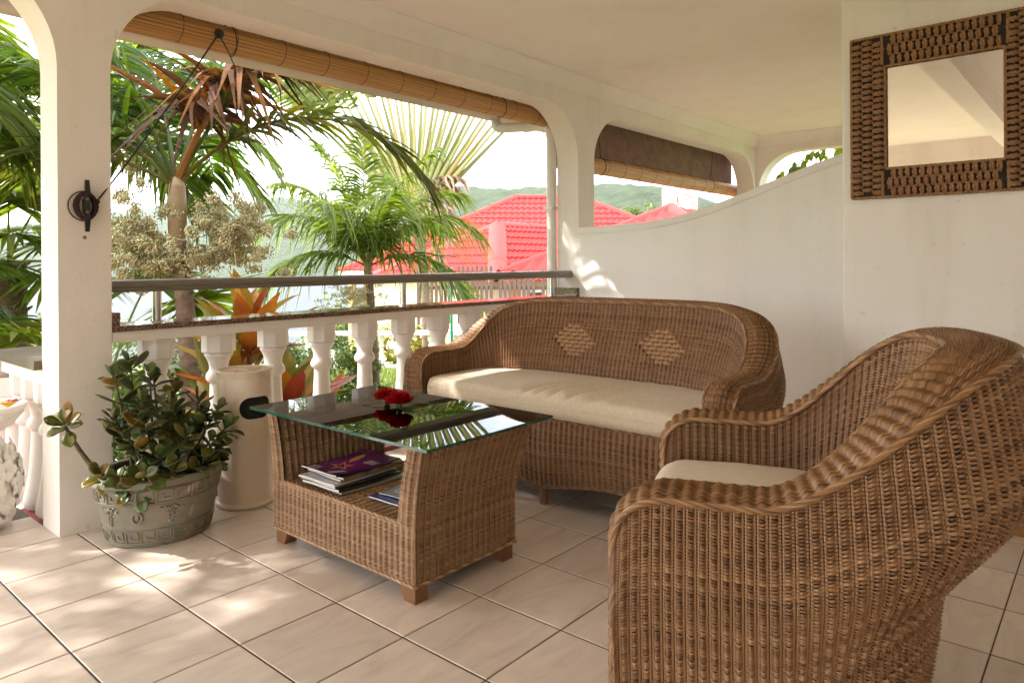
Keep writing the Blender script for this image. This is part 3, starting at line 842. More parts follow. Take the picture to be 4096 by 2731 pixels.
# ================================================================== FURNITURE
def weave(Sf, nst, rows, u0=0.0, u1=1.0, v0=0.0, v1=1.0, amp=.0058, w=.0026, th=.0030, K=6, inphase=True, slant=.45, stake=True, flipn=1.0, jitter=.06, back=-.004, dbl=.0035, seed=0, clip=None):
    """strands woven over and under stakes on the surface Sf(u, v); returns (strands, core)"""
    r_ = np.random.default_rng(seed)
    nu = nst*K + 1
    u = np.linspace(u0, u1, nu); e = 1e-3
    def fr(U, V):
        P = Sf(U, V)
        du = Sf(np.minimum(U+e, 1.0), V) - Sf(np.maximum(U-e, 0.0), V)
        dv = Sf(U, np.minimum(V+e, 1.0)) - Sf(U, np.maximum(V-e, 0.0))
        n = nrm(np.cross(du, dv))*flipn
        return P, n, nrm(du), nrm(dv)
    st = MB()
    vv = v0 + (v1-v0)*(np.arange(rows)+.5)/rows
    U, V = np.meshgrid(u, vv, indexing='ij'); U = U.T; V = V.T           # rows x nu
    V = V + (v1-v0)/rows*jitter*.5*(fbm(U*nst*.35, np.arange(rows)[:, None]*3.7 + 0*U, 2, seed)-.5)*2
    ph = (U-u0)/(u1-u0)*nst
    V = V + slant*(v1-v0)/rows*(np.mod(ph+.5, 1.0)-.5)
    P, n, tu, tv = fr(np.clip(U, 0, 1), np.clip(V, 0, 1))
    if inphase: d = amp*np.clip(np.cos(2*PI*ph)*1.25 + .1, -1, 1)
    else: d = amp*np.cos(PI*(ph + np.arange(rows)[:, None]))
    Cn = P + n*(d*(1 + .15*r_.standard_normal((rows, 1))))[..., None]
    tq = np.cross(n, tu)
    e2 = 1e-3
    pitch = np.linalg.norm(Sf(U.clip(0, 1), np.clip(V+e2, 0, 1)) - Sf(U.clip(0, 1), np.clip(V-e2, 0, 1)), axis=-1)/(np.clip(V+e2, 0, 1)-np.clip(V-e2, 0, 1))*(v1-v0)/rows
    wr = (np.clip(pitch*(.41 if w < .0035 else .45), .0012, .006)*(1 + .10*r_.standard_normal((rows, 1))))[..., None]
    V3 = np.stack([Cn - tq*wr - n*th*.5, Cn + n*th, Cn + tq*wr - n*th*.5], 2)   # rows x nu x 3 x 3
    i = np.arange(rows)[:, None, None]; j = np.arange(nu-1)[None, :, None]; k = np.arange(2)[None, None, :]
    bse = i*nu*3 + j*3 + k
    F = np.stack([bse, bse+1, bse+4, bse+3], -1)
    if clip is not None:
        keep = ~clip(U, V)
        kk = keep[:, :-1] & keep[:, 1:]
        F = F[np.broadcast_to(kk[:, :, None], F.shape[:3])]
    F = F.reshape(-1, 4)
    rv = np.repeat(np.clip(.5 + .13*r_.standard_normal(rows), 0, 1)[:, None]*np.ones((1, nu)), 1, 0)
    seg = r_.normal(0, .075, (rows, nst+2))
    rv = np.clip(rv + seg[np.arange(rows)[:, None], np.clip(np.floor(ph+.5).astype(int), 0, nst+1)] + .25*(fbm(U*nst*.12 + 5, V*6 + 0*U, 2, seed+9)-.5), 0, 1)
    st.add(V3.reshape(-1, 3), F, np.repeat(rv.ravel(), 3))
    if stake:
        nvv = rows*2
        us = np.clip(u0 + (u1-u0)*(np.arange(0, nst)+.5)/nst, 0, 1); vs = np.linspace(v0, v1, nvv)
        bead = np.where(np.arange(nvv) % 2 == 0, .0012, -.0042)[None, :, None]
        Us, Vs = np.meshgrid(us, vs, indexing='ij')
        P, n, tu, tv = fr(Us, Vs)
        tq = np.cross(n, tv)
        for s in (-1, 1):
            c = P + tq*s*dbl + n*bead
            V3 = np.stack([c - tq*.0028 - n*.0015, c + n*.0020, c + tq*.0028 - n*.0015], 2)
            a_, b_ = Us.shape
            i = np.arange(a_)[:, None, None]; j = np.arange(b_-1)[None, :, None]; k = np.arange(2)[None, None, :]
            bse = i*b_*3 + j*3 + k
            F = np.stack([bse, bse+1, bse+4, bse+3], -1).reshape(-1, 4)
            st.add(V3.reshape(-1, 3), F, .75 + .1*r_.standard_normal())
    gu = np.linspace(u0, u1, max(8, nst)); gv = np.linspace(v0, v1, 16)
    Ug, Vg = np.meshgrid(gu, gv, indexing='ij')
    P, n, _, _ = fr(Ug, Vg)
    core = MB(); core.grid(P + n*back)  # dark sheet standing in for shade in the gaps between strands
    return st, core

def smooth01(x):
    x = np.clip(x, 0, 1); return x*x*(3-2*x)

def wicker_seat(root, a, bdep, xa, nexp, h_arm, h_back, rise0, seatw, motif, seed, n_st, n_rows, feet, rim_w=.058, inset_back=.22, seat_z=.405):
    """bowl-shaped woven armchair / sofa in its own frame: x front -> back, y across, z up"""
    hw = rim_w
    # ---- plan path of the rim centre, from the front of one arm round the back to the other
    def build_path():
        th = np.linspace(0, PI, 240)
        c = np.cos(th); s = np.sin(th)
        y = a*np.sign(c)*np.abs(c)**(2/nexp); x = xa + (bdep-xa)*np.abs(s)**(2/nexp)
        xs = np.linspace(.0, xa, 40, endpoint=False)
        # arms splay a little at the front
        px = np.concatenate([xs, x, xs[::-1]]); py = np.concatenate([np.full(40, a), y, np.full(40, -a)])
        d = np.concatenate([[0], np.cumsum(np.hypot(np.diff(px), np.diff(py)))])
        t = np.linspace(0, d[-1], 600)
        return np.interp(t, d, px), np.interp(t, d, py), d[-1]
    px, py, Lp = build_path()
    for _ in range(12):
        px[1:-1] = (px[:-2] + 2*px[1:-1] + px[2:])/4; py[1:-1] = (py[:-2] + 2*py[1:-1] + py[2:])/4
    tt = np.linspace(0, 1, 600)
    tx = np.gradient(px); ty = np.gradient(py); ln = np.hypot(tx, ty); nx_, ny_ = ty/ln, -tx/ln   # outward normal in plan
    if ny_[0] < 0: nx_, ny_ = -nx_, -ny_
    rise = smooth01((px - rise0)/(bdep - rise0))
    ph = h_arm + (h_back-h_arm)*rise
    rc = .10
    fx = np.clip(px, 0, rc)
    rnd_drop = rc - np.sqrt(np.maximum(rc**2 - (rc-fx)**2, 0))
    ztop = ph - rnd_drop*.9
    def I(arr, U): return np.interp(U, tt, arr)
    zb = .075
    backw = smooth01((px - xa*.6)/(bdep - xa*.6))
    # ---- outer shell
    def S_out(U, V):
        x = I(px, U); y = I(py, U); n0 = I(nx_, U); n1 = I(ny_, U); zt = I(ztop, U); bw = I(backw, U)
        inset = .015 + inset_back*bw
        z = zb + (zt - .002 - zb)*V
        q = V
        out = hw + .028*np.sin(PI*np.clip(q, 0, 1))*(.9 + 1.2*bw) - inset*(1-smooth01((q-.38)/.38))
        return np.stack([x + n0*out, y + n1*out, z], -1)
    Lo = Lp + 2*hw*PI/2
    s1, c1 = weave(S_out, n_st, n_rows, flipn=-1.0, seed=seed)
    # make sure normals point outward
    p = S_out(A(.5), A(.5)); 
    def wparts(name, st, core, mat='wicker'):
        o = st.build(name, M[mat], root, smooth=True, local=False, rnd_attr=True)
        c = core.build('gap_shade', M['wicker_dark'], o, smooth=True, local=False)
        return o
    shell = wparts('outer_shell', s1, c1)
    # ---- inner shell
    def S_in(U, V):
        x = I(px, U); y = I(py, U); n0 = I(nx_, U); n1 = I(ny_, U); zt = I(ztop, U); bw = I(backw, U)
        z = zt - .002 + (seat_z - .03 - (zt - .002))*V
        out = -hw - (.004 + .125*bw)*smooth01(V) - .02*bw*np.sin(PI*V)
        return np.stack([x + n0*out, y + n1*out, z], -1)
    ii0, ii1 = .0, 1.0
    cl = None
    if motif:
        def diamond(U, V):
            r = np.zeros(U.shape, bool)
            for uc in motif:
                r |= (np.abs(U-uc)/(motif_w/2) + np.abs(V-.40)/(motif_h/2)) < .93
            return r
        motif_w = .30/Lp*1.06; motif_h = .36
        cl = diamond
    s2, c2 = weave(S_in, int(n_st*.92), int(n_rows*.75), ii0, ii1, flipn=-1.0, seed=seed+1, amp=.0052, clip=cl)
    inner = wparts('inner_shell', s2, c2)
    if motif:
        e = 1e-3
        b0 = MB()
        wS, hS = .0345, .0185
        g = []
        for i in range(5):
            tq = i/4 - .5
            zz = .010 - .013*(2*tq)**2
            g.append([(tq*wS, -hS/2, zz-.002), (tq*wS, -hS*.42, zz), (tq*wS, hS*.42, zz), (tq*wS, hS/2, zz-.002)])
        b0.grid(np.array(g), rnd=.78); ob = b0.build('strip', M['wicker'], smooth=True, rnd_attr=True); sme = ob.data; bpy.data.objects.remove(ob)
        for uc in motif:
            for ri, cnt in enumerate([2, 3, 4, 5, 5, 4, 3, 2]):
                vrow = .40 + (ri - 3.5)*.0405
                for k2 in range(2*cnt-1):
                    k = k2/2; over = k2 % 2 == 0
                    off = (k - (cnt-1)/2)*.053 + (.0265 if ri >= 4 else 0.0)
                    U_ = A(uc + off/Lp*1.06); V_ = A(vrow)
                    P0 = S_in(U_, V_)[0]; du = nrm(S_in(U_+e, V_)[0]-S_in(U_-e, V_)[0]); dv = nrm(S_in(U_, V_+e)[0]-S_in(U_, V_-e)[0])
                    nn = nrm(np.cross(du, dv))
                    if np.dot(nn, A(-1, 0, .2)) < 0: nn = -nn
                    inst(sme, 'strip', inner, frame(P0 + nn*(.003 if over else -.0055), du, np.cross(nn, du), nn))
    # ---- rim: runs up the front of one arm, along it, round the back and down again
    f0 = np.linspace(zb, ztop[0], 40, endpoint=False)
    cx = np.concatenate([np.full(40, px[0]), px, np.full(40, px[-1])])
    cyy = np.concatenate([np.full(40, py[0]), py, np.full(40, py[-1])])
    czz = np.concatenate([f0, ztop, f0[::-1]])
    nX = np.concatenate([np.full(40, nx_[0]), nx_, np.full(40, nx_[-1])]); nY = np.concatenate([np.full(40, ny_[0]), ny_, np.full(40, ny_[-1])])
    d = np.concatenate([[0], np.cumsum(np.sqrt(np.diff(cx)**2 + np.diff(cyy)**2 + np.diff(czz)**2))])
    Lr = d[-1]; tr_ = d/Lr
    def J(arr, U): return np.interp(U, tr_, arr)
    tang = nrm(np.stack([np.gradient(cx, d), np.gradient(cyy, d), np.gradient(czz, d)], -1))
    for _ in range(8):
        tang[1:-1] = (tang[:-2] + 2*tang[1:-1] + tang[2:])/4
    nv3 = np.stack([nX, nY, np.zeros_like(nX)], -1)
    upv = nrm(np.cross(nv3, tang))
    sgn = np.where(upv[len(upv)//2][2] < 0, -1.0, 1.0); upv = upv*sgn
    def S_rim(U, V):
        c = np.stack([J(cx, U), J(cyy, U), J(czz, U)], -1)
        n3 = np.stack([J(nX, U), J(nY, U), 0*U], -1); uu = nrm(np.stack([J(upv[:, k], U) for k in range(3)], -1))
        q = 2*V - 1
        return c + n3*(hw*1.04*q)[..., None] + uu*(.012*(1-q**2) + .004)[..., None]
    s3, c3 = weave(S_rim, int(Lr/.027), 21, amp=.0032, w=.0040, th=.0030, inphase=True, stake=False, seed=seed+2, jitter=.05, back=-.006, K=6, slant=0)
    rim = wparts('rim', s3, c3)
    u = np.linspace(0, 1, 400)
    for q, nm in ((-.03, 'braid'), (1.03, 'braid')):
        p = S_rim(u, np.full_like(u, q))
        bb = rope(p, .0078, .095, 6, .36, .007); bb.build('braid', M['wicker'], root, smooth=True, local=False, rnd_attr=True)
    # ---- seat front
    yi = seatw
    def zlow(y):
        if feet == 3: return .080 + .055*np.sin(PI*np.abs(y)/yi)**1.3
        return .080 + .06*np.cos(PI*y/(2*yi))**1.2
    def S_front(U, V):
        y = -yi + 2*yi*U
        z = zlow(y) + (seat_z - zlow(y))*V
        return np.stack([np.full_like(y, .012) - .012*np.sin(PI*V), y, z], -1)
    s4, c4 = weave(S_front, int(2*yi/.029), 46, flipn=-1.0 if True else 1, seed=seed+3, back=-.005)
    wparts('seat_front', s4, c4)
    yl = np.linspace(-yi, yi, 80)
    bb = rope(np.stack([np.full_like(yl, .004), yl, np.full_like(yl, seat_z)], -1), .009, .07, 5, .42); bb.build('braid', M['wicker'], root, smooth=True, local=False, rnd_attr=True)
    bb = rope(np.stack([np.full_like(yl, .010), yl, zlow(yl)], -1), .0075, .06, 5, .42); bb.build('braid', M['wicker'], root, smooth=True, local=False, rnd_attr=True)
    # seat deck
    b = MB(); U = np.linspace(.02, .98, 60); P = S_in(U, np.full_like(U, .98)); ctr = A(.05, 0, seat_z-.012)
    P = np.concatenate([P, [[.02, -yi, seat_z-.012]], [[.02, yi, seat_z-.012]]]); P[:, 2] = seat_z-.012
    ang = np.arctan2(P[:, 1], P[:, 0]-.30); P = P[np.argsort(ang)]
    b.add(np.concatenate([[[.30, 0, seat_z-.012]], P]), [(0, k+1, (k+1) % len(P)+1) for k in range(len(P))])
    b.build('seat_deck', M['wicker_dark'], root, local=False)
    # bottom braid round the base
    u = np.linspace(.0, 1, 200); p = S_out(u, np.zeros_like(u))
    bb = rope(p, .0075, .06, 5, .42); bb.build('braid', M['wicker'], root, smooth=True, local=False, rnd_attr=True)
    # feet, bound with cane
    fz = np.linspace(0, .085, 30); fp = [(0, 0)] + [(.0185 + .0016*(k % 2), z) for k, z in enumerate(fz)] + [(0, .085)]
    fpos = [(.035, a-.02), (.035, -a+.02), (bdep-inset_back-.05, a*.55), (bdep-inset_back-.05, -a*.55)]
    if feet == 3: fpos += [(.030, 0.0)]
    b = MB(); b.lathe(fp, n=14); ob = b.build('foot', M['wicker'], smooth=True, rnd_attr=True); fm = ob.data; bpy.data.objects.remove(ob)
    for fxx, fyy in fpos: inst(fm, 'foot', root, Matrix.Translation((fxx, fyy, 0)))
    return S_in, Lp

def cushion(root, xf, xb, yh, z0, z1, corner, wrinkle, seed):
    """boxy seat cushion with soft edges, piped seam; rounded at the back, straight at the front"""
    cxm = (xf+xb)/2; hx = (xb-xf)/2; H = z1 - z0
    nx_, ny_ = 64, max(60, int(yh*2/.011))
    sx_ = np.sin(np.linspace(-1, 1, nx_)*PI/2*.86)/math.sin(PI/2*.86); ty_ = np.sin(np.linspace(-1, 1, ny_)*PI/2*.80)/math.sin(PI/2*.80)
    Sg, Tg = np.meshgrid(sx_, ty_, indexing='ij')
    rinf = np.maximum(np.maximum(np.abs(Sg), np.abs(Tg)), 1e-6)
    qs, qt = Sg/rinf, Tg/rinf
    e = np.where(qs < 0, 9.0, corner)
    rad = 1/(np.abs(qs)**e + np.abs(qt)**e)**(1/e)
    def shape(k):
        return cxm + hx*Sg*rad*k, yh*Tg*rad*k
    X, Y = shape(1.0)
    de = np.minimum((1-np.abs(Sg))*hx, (1-np.abs(Tg))*yh)
    Rr = H*.42
    dd_ = np.clip(de, 0, Rr)
    drop = Rr - np.sqrt(np.maximum(Rr**2 - (Rr-dd_)**2, 0))
    Z = z1 - drop + .014*(1-Sg**2)*(1-Tg**2)
    w = np.clip(de/.05, 0, 1)
    if wrinkle is not None:
        dz, _ = wrinkle(X, Y, .5); Z = Z + dz*(.25 + .75*w)
    Z = Z + (.007*(fbm(X*5 + 3, Y*5, 3, seed)-.5) + .003*(fbm(X*16, Y*16 + 7, 2, seed+4)-.5))*w
    P = np.stack([X, Y, Z], -1)
    b = MB(); b.grid(P, flip=True)
    ring = np.concatenate([P[:, 0], P[-1, 1:], P[-2::-1, -1], P[0, -2:0:-1]])
    rows = []
    for t, o_ in ((0, 0), (.25, .004), (.5, .006), (.75, .004), (.92, -.002), (1.0, -.014)):
        c = A(cxm, 0, 0); q = ring.copy(); zt = ring[:, 2]; q[:, 2] = zt + (z0 - zt)*t
        d_ = ring - A(cxm, 0, 0); d_[:, 2] = 0; n_ = nrm(np.stack([np.sign(d_[:, 0])*np.abs(d_[:, 0]/hx)**8, np.sign(d_[:, 1])*np.abs(d_[:, 1]/yh)**8, 0*d_[:, 0]], -1))
        amp_ = .003*(fbm(ring[:, 0]*14 + t*2, ring[:, 1]*14, 2, seed)-.5)
        rows.append(q + n_*(o_ + amp_)[:, None])
    G = np.array(rows); G = np.concatenate([G, G[:, :1]], 1); b.grid(G)
    o = b.build('cushion', M['fabric'], root, smooth=True, local=False)
    for t in (.10, .93):
        rg = ring.copy(); rg[:, 2] = ring[:, 2] + (z0 - ring[:, 2])*t
        d_ = ring - A(cxm, 0, 0); d_[:, 2] = 0; n_ = nrm(np.stack([np.sign(d_[:, 0])*np.abs(d_[:, 0]/hx)**8, np.sign(d_[:, 1])*np.abs(d_[:, 1]/yh)**8, 0*d_[:, 0]], -1))
        rg = rg + n_*.001
        b = MB(); b.tube(np.concatenate([rg, rg[:1]]), .0022, 5, cap=False); b.build('seam', M['fabric'], o, smooth=True, local=False)
    return o

# ---- sofa against the partition (local x = world X)
sofa = thing('sofa', 'wicker sofa with two diamond motifs in its curved back and a beige cushion', 'sofa', (2.535, 2.02, 0))
wicker_seat(sofa, .865, .76, .30, 3.0, .628, .893, .28, .815, (.405, .598), 20, 120, 92, 3, inset_back=.20)
def wr(x, y, q):
    dz = 0
    for (yc, sl, amp, wid) in ((-.10, .9, .010, .035), (-.02, .75, .009, .030), (.05, .6, .007, .028), (-.20, 1.05, .008, .035), (-.33, 1.2, .005, .03), (.14, .5, .005, .03), (-.46, 1.3, .004, .03)):
        t = (y - yc) + sl*(x-.0)*.55
        env = np.exp(-((x-.12)/.28)**2)*np.exp(-((y+.05)/.42)**2)
        dz = dz + amp*np.exp(-(t/wid)**2)*env*3.2 - amp*1.8*np.exp(-((t-.045)/wid)**2)*env
    dx = -.006*np.exp(-((y+.1)/.12)**2)*np.sin(y*90)*np.exp(-((q-.6)/.3)**2)
    return dz, dx
cushion(sofa, -.022, .60, .80, .412, .508, 4.0, wr, 3)

# ---- armchair in the foreground
CH_A = R(-69)
chair = thing('armchair', 'deep wicker armchair with a beige cushion in the right foreground', 'armchair', (1.565, .90, 0))
chair.rotation_euler = (0, 0, CH_A)
wicker_seat(chair, .365, .705, .28, 2.4, .655, .93, .26, .32, None, 40, 88, 96, 2, inset_back=.175)
cushion(chair, -.012, .53, .308, .412, .552, 3.0, None, 5)

# ---- coffee table: woven body, open shelf, glass top
ct = thing('coffee_table', 'low wicker coffee table with a glass top and an open magazine shelf', 'table', (1.77, 2.155, 0))
TX0, TX1, TY0, TY1, TZ0, TZ1, SH = 1.525, 2.02, 1.735, 2.575, .062, .512, .252
def plane(p00, p10, p01, p11=None):
    p00, p10, p01 = A(*p00), A(*p10), A(*p01)
    p11 = A(*p11) if p11 is not None else p10 + p01 - p00
    def Sf(U, V):
        U = np.asarray(U, float)[..., None]; V = np.asarray(V, float)[..., None]
        return p00*(1-U)*(1-V) + p10*U*(1-V) + p01*(1-U)*V + p11*U*V
    return Sf
def flare(q): return .035*q**2
def wpanel(name, Sf, nst, rows, flip, seed, mat='wicker_pale', **kw):
    st, core = weave(Sf, nst, rows, flipn=flip, seed=seed, amp=.0052, w=.0026, **kw)
    o = st.build(name, M[mat], ct, smooth=True, rnd_attr=True)
    c = core.build('gap_shade', M['wicker_dark'], o, smooth=True, local=True)
    return o
TH = .075
def end_outer(sy):
    yb = TY0 if sy < 0 else TY1
    def Sf(U, V):
        U = np.asarray(U, float); V = np.asarray(V, float)
        q = np.clip((V - .3)/.7, 0, 1)
        x0 = TX0 + 0*V; x1 = TX1 + .065*q**2
        return np.stack([x0 + (x1-x0)*U, np.full_like(U, yb) + sy*(.042*q**2), TZ0 + (TZ1-TZ0)*V], -1)
    return Sf
def end_inner(sy):
    yb = TY0 + TH if sy < 0 else TY1 - TH
    def Sf(U, V):
        U = np.asarray(U, float); V = np.asarray(V, float)
        q = V
        return np.stack([TX0 + (TX1 + .065*q**2 - TX0)*U, np.full_like(U, yb) + sy*(.055*q**1.6), SH + (TZ1-SH)*V], -1)
    return Sf
def end_edge(sy, xx):
    So = end_outer(sy); Si = end_inner(sy)
    def Sf(U, V):
        U = np.asarray(U, float); V = np.asarray(V, float)
        vz = SH + (TZ1-SH)*V
        a_ = So(np.full_like(U, xx), (vz-TZ0)/(TZ1-TZ0)); b_ = Si(np.full_like(U, xx), V)
        P = a_*(1-U)[..., None] + b_*U[..., None]
        P[..., 0] += (-1 if xx == 0 else 1)*.010*np.sin(PI*U)
        return P
    return Sf
wpanel('end_panel', end_outer(-1), 17, 70, 1, 61)
wpanel('end_panel', end_outer(1), 17, 70, -1, 62)
wpanel('end_panel_inside', end_inner(-1), 17, 40, -1, 63)
wpanel('end_panel_inside', end_inner(1), 17, 40, 1, 64)
for sy in (-1, 1):
    for xx in (0, 1):
        wpanel('panel_edge', end_edge(sy, xx), 3, 40, 1 if (sy < 0) == (xx == 1) else -1, 65+xx)
wpanel('front_skirt', plane((TX0, TY0, TZ0), (TX0, TY1, TZ0), (TX0, TY0, SH)), 29, 30, -1, 70)
wpanel('back_skirt', plane((TX1, TY0, TZ0), (TX1, TY1, TZ0), (TX1, TY0, SH)), 29, 30, 1, 71)
wpanel('shelf', plane((TX0, TY0+TH-.01, SH), (TX0, TY1-TH+.01, SH), (TX1, TY0+TH-.01, SH)), 22, 66, -1, 72)
b = MB()
for sy in (-1, 1):
    So = end_outer(sy); Si = end_inner(sy); u = np.linspace(0, 1, 12)
    b.grid(np.stack([So(u, np.ones(12)) + A(0, 0, .001), Si(u, np.ones(12)) + A(0, 0, .001)], 1))
b.build('panel_top', M['wicker_dark'], ct)
def rp(pts, r=.007, nm='braid'):
    rope(np.array(pts), r, .06, 5, .42).build(nm, M['wicker_pale'], ct, smooth=True, rnd_attr=True)
rp([(TX0-.003, TY0+.06, SH+.003), (TX0-.003, TY1-.06, SH+.003)])
rp([(TX0-.004, TY0-.004, TZ0), (TX0-.004, TY1+.004, TZ0)]); rp([(TX0-.004, TY0-.004, TZ0), (TX1+.004, TY0-.004, TZ0)])
rp([(TX1+.004, TY0-.004, TZ0), (TX1+.004, TY1+.004, TZ0)]); rp([(TX0-.004, TY1+.004, TZ0), (TX1+.004, TY1+.004, TZ0)])
for sy in (-1, 1):
    So = end_outer(sy); Si = end_inner(sy); u = np.linspace(0, 1, 30)
    rp(So(u, np.ones(30)), .007); rp(Si(u, np.ones(30)), .007)
    for xx in (0., 1.):
        v = np.linspace(0, 1, 30); rp(So(np.full(30, xx), v), .005)
    rp(np.array([So(A(0.), A(1.))[0], Si(A(0.), A(1.))[0]]), .007)
wood = simple('leg_wood', (.27, .125, .05), .4, col2=(.16, .065, .025), nscale=18, bump=.15, bscale=50)
for lx, sx in ((TX0+.004, 1), (TX1-.004, -1)):
    for ly, sy in ((TY0+.004, 1), (TY1-.004, -1)):
        b = MB()
        wt, wb_ = .085, .055
        v = []
        for z, w in ((0, wb_), (TZ0+.004, wt)):
            v += [(lx, ly, z), (lx + sx*.058, ly, z), (lx + sx*.058, ly + sy*w, z), (lx, ly + sy*w, z)]
        f = [(3,2,1,0),(4,5,6,7),(0,1,5,4),(1,2,6,5),(2,3,7,6),(3,0,4,7)]
        if sx*sy < 0: f = [t[::-1] for t in f]
        b.add(v, f); o = b.build('leg', wood, ct)
        bv = o.modifiers.new('bevel', 'BEVEL'); bv.width = .003; bv.segments = 2
GL = [1.482, 2.125, 1.628, 2.690]; GZ = .522
b = MB()
x0, x1, y0_, y1_ = GL
b.grid(np.array([[(x0, y0_, GZ+.010), (x0, y1_, GZ+.010)], [(x1, y0_, GZ+.010), (x1, y1_, GZ+.010)]]), flip=True)
b.grid(np.array([[(x0, y0_, GZ), (x0, y1_, GZ)], [(x1, y0_, GZ), (x1, y1_, GZ)]]))
gt = b.build('glass_top', M['glass'], ct)
b = MB()
c4 = [(x0, y0_), (x1, y0_), (x1, y1_), (x0, y1_)]
for k in range(4):
    p, q = c4[k], c4[(k+1) % 4]
    b.add([(*p, GZ), (*q, GZ), (*q, GZ+.010), (*p, GZ+.010)], [(0, 1, 2, 3)])
b.build('glass_edge', M['glass_edge'], gt)
for px_ in (TX0+.05, TX1):
    for py_ in (TY0+.01, TY1-.01):
        b = MB(); b.lathe([(.011, 0), (.011, GZ-TZ1-.001)], (px_, py_, TZ1), 14); b.build('glass_pad', M['steel'], ct)
# ================================================================== SMALL THINGS ON THE VERANDA
# ---- oval cement pot with key-pattern bands
PC = (1.275, 3.045)
pot = thing('plant_pot', 'oval grey green cement pot with key-pattern bands, paint chipped off', 'pot', (*PC, 0))
PA, PB = .250, .225                       # half axes of the rim
def pr_r(z): return .775 + .225*(z/.272)**.9
prof = [(0, .004), (.755, .0), (.772, .006)] + [(pr_r(z), z) for z in np.linspace(.02, .245, 14)] + [(1.03, .247), (1.035, .255), (1.035, .268), (1.02, .272), (.93, .272), (.92, .262), (.90, .23), (0, .228)]
b = MB(); b.lathe(prof[:-2], (*PC, 0), 56, sx=PA, sy=PB, cap=False); pb_ = b.build('body', M['pot'], pot, smooth=True, autosmooth=35)
b = MB(); th = np.linspace(0, 2*PI, 40, endpoint=False)
v = [(PC[0], PC[1], .236)] + [(PC[0]+PA*.915*math.cos(t), PC[1]+PB*.915*math.sin(t), .232+.006*math.sin(t*5)) for t in th]
b.add(v, [(0, k+1, (k+1) % 40+1) for k in range(40)]); b.build('soil', M['soil'], pot)
def onpot(t, z, off):
    r = pr_r(z); return A(PC[0] + (PA*r+off)*math.cos(t), PC[1] + (PB*r+off)*math.sin(t), z)
def ribbon(bb, t0, z0, t1, z1, w=.0042, off=.0048):
    """raised strip between two places on the pot wall"""
    n = max(2, int(abs(t1-t0)/.06)+1)
    for k in range(n):
        a0 = t0 + (t1-t0)*k/n; a1 = t0 + (t1-t0)*(k+1)/n; c0 = z0 + (z1-z0)*k/n; c1 = z0 + (z1-z0)*(k+1)/n
        if abs(t1-t0) > 1e-6: dz0, dt0 = w, 0
        else: dz0, dt0 = 0, w/.24
        P = [onpot(a0-dt0, c0-dz0, -.002), onpot(a1-dt0, c1-dz0, -.002), onpot(a1+dt0, c1+dz0, -.002), onpot(a0+dt0, c0+dz0, -.002)] if dz0 else \
            [onpot(a0-dt0, c0, -.002), onpot(a0+dt0, c0, -.002), onpot(a1+dt0, c1, -.002), onpot(a1-dt0, c1, -.002)]
        Q = [onpot(a0-dt0*.6, c0-dz0*.6, off), onpot(a1-dt0*.6, c1-dz0*.6, off), onpot(a1+dt0*.6, c1+dz0*.6, off), onpot(a0+dt0*.6, c0+dz0*.6, off)] if dz0 else \
            [onpot(a0-dt0*.6, c0, off), onpot(a0+dt0*.6, c0, off), onpot(a1+dt0*.6, c1, off), onpot(a1-dt0*.6, c1, off)]
        bb.add(np.array(P+Q), [(4,5,6,7),(0,1,5,4),(1,2,6,5),(2,3,7,6),(3,0,4,7)])
b = MB()
for zb_, hh in ((.182, .050), (.022, .046)):
    nk = 22; dt = 2*PI/nk
    z0_, z1_ = zb_, zb_+hh
    ribbon(b, 0, z1_+.006, 2*PI, z1_+.006, .0032, .004); ribbon(b, 0, z0_-.006, 2*PI, z0_-.006, .0032, .004)
    for k in range(nk):
        t = k*dt
        ribbon(b, t+.06*dt, z0_, t+.06*dt, z1_); ribbon(b, t+.06*dt, z1_, t+.86*dt, z1_)
        ribbon(b, t+.86*dt, z1_, t+.86*dt, z0_+hh*.34); ribbon(b, t+.86*dt, z0_+hh*.34, t+.40*dt, z0_+hh*.34)
        ribbon(b, t+.40*dt, z0_+hh*.34, t+.40*dt, z0_+hh*.68); ribbon(b, t+.06*dt, z0_, t+1.06*dt, z0_)
struct(b.build('key_pattern', M['pot'], pot, smooth=False), 'stuff')
for t in (-2.30, .84):                    # ring handles
    b = MB()
    ribbon(b, t, .125, t, .235, .010, .010)
    aa = np.linspace(0, 2*PI, 17)
    b.tube(np.array([onpot(t+.085*math.cos(q), .128+.022*math.sin(q), .004) for q in aa]), .006, 6, cap=False)
    b.build('ring_handle', M['pot'], pot, smooth=True, autosmooth=40)
for t in (-2.85, -1.75):                     # grape reliefs
    b = MB(); q = random.Random(4)
    for k in range(34):
        rr_ = k/34; tt_ = t + q.uniform(-.09, .09)*(1-rr_*.75); zz = .155 - .062*rr_
        p = onpot(tt_, zz, .001); b.lathe([(0, -.005), (.0042, -.0028), (.0055, 0), (.0042, .0028), (0, .005)], p, 7)
    for k in range(9):
        tt_ = t + q.uniform(-.2, .2); zz = .162 + q.uniform(-.008, .010); p0 = onpot(tt_, zz, .002); p1 = onpot(tt_+q.uniform(-.08, .08), zz+q.uniform(-.02, .02), .006)
        b.tube([p0, (p0+p1)/2+A(0, 0, .002), p1], [.003, .006, .002], 6)
    b.build('grape_relief', M['pot'], pot, smooth=True)

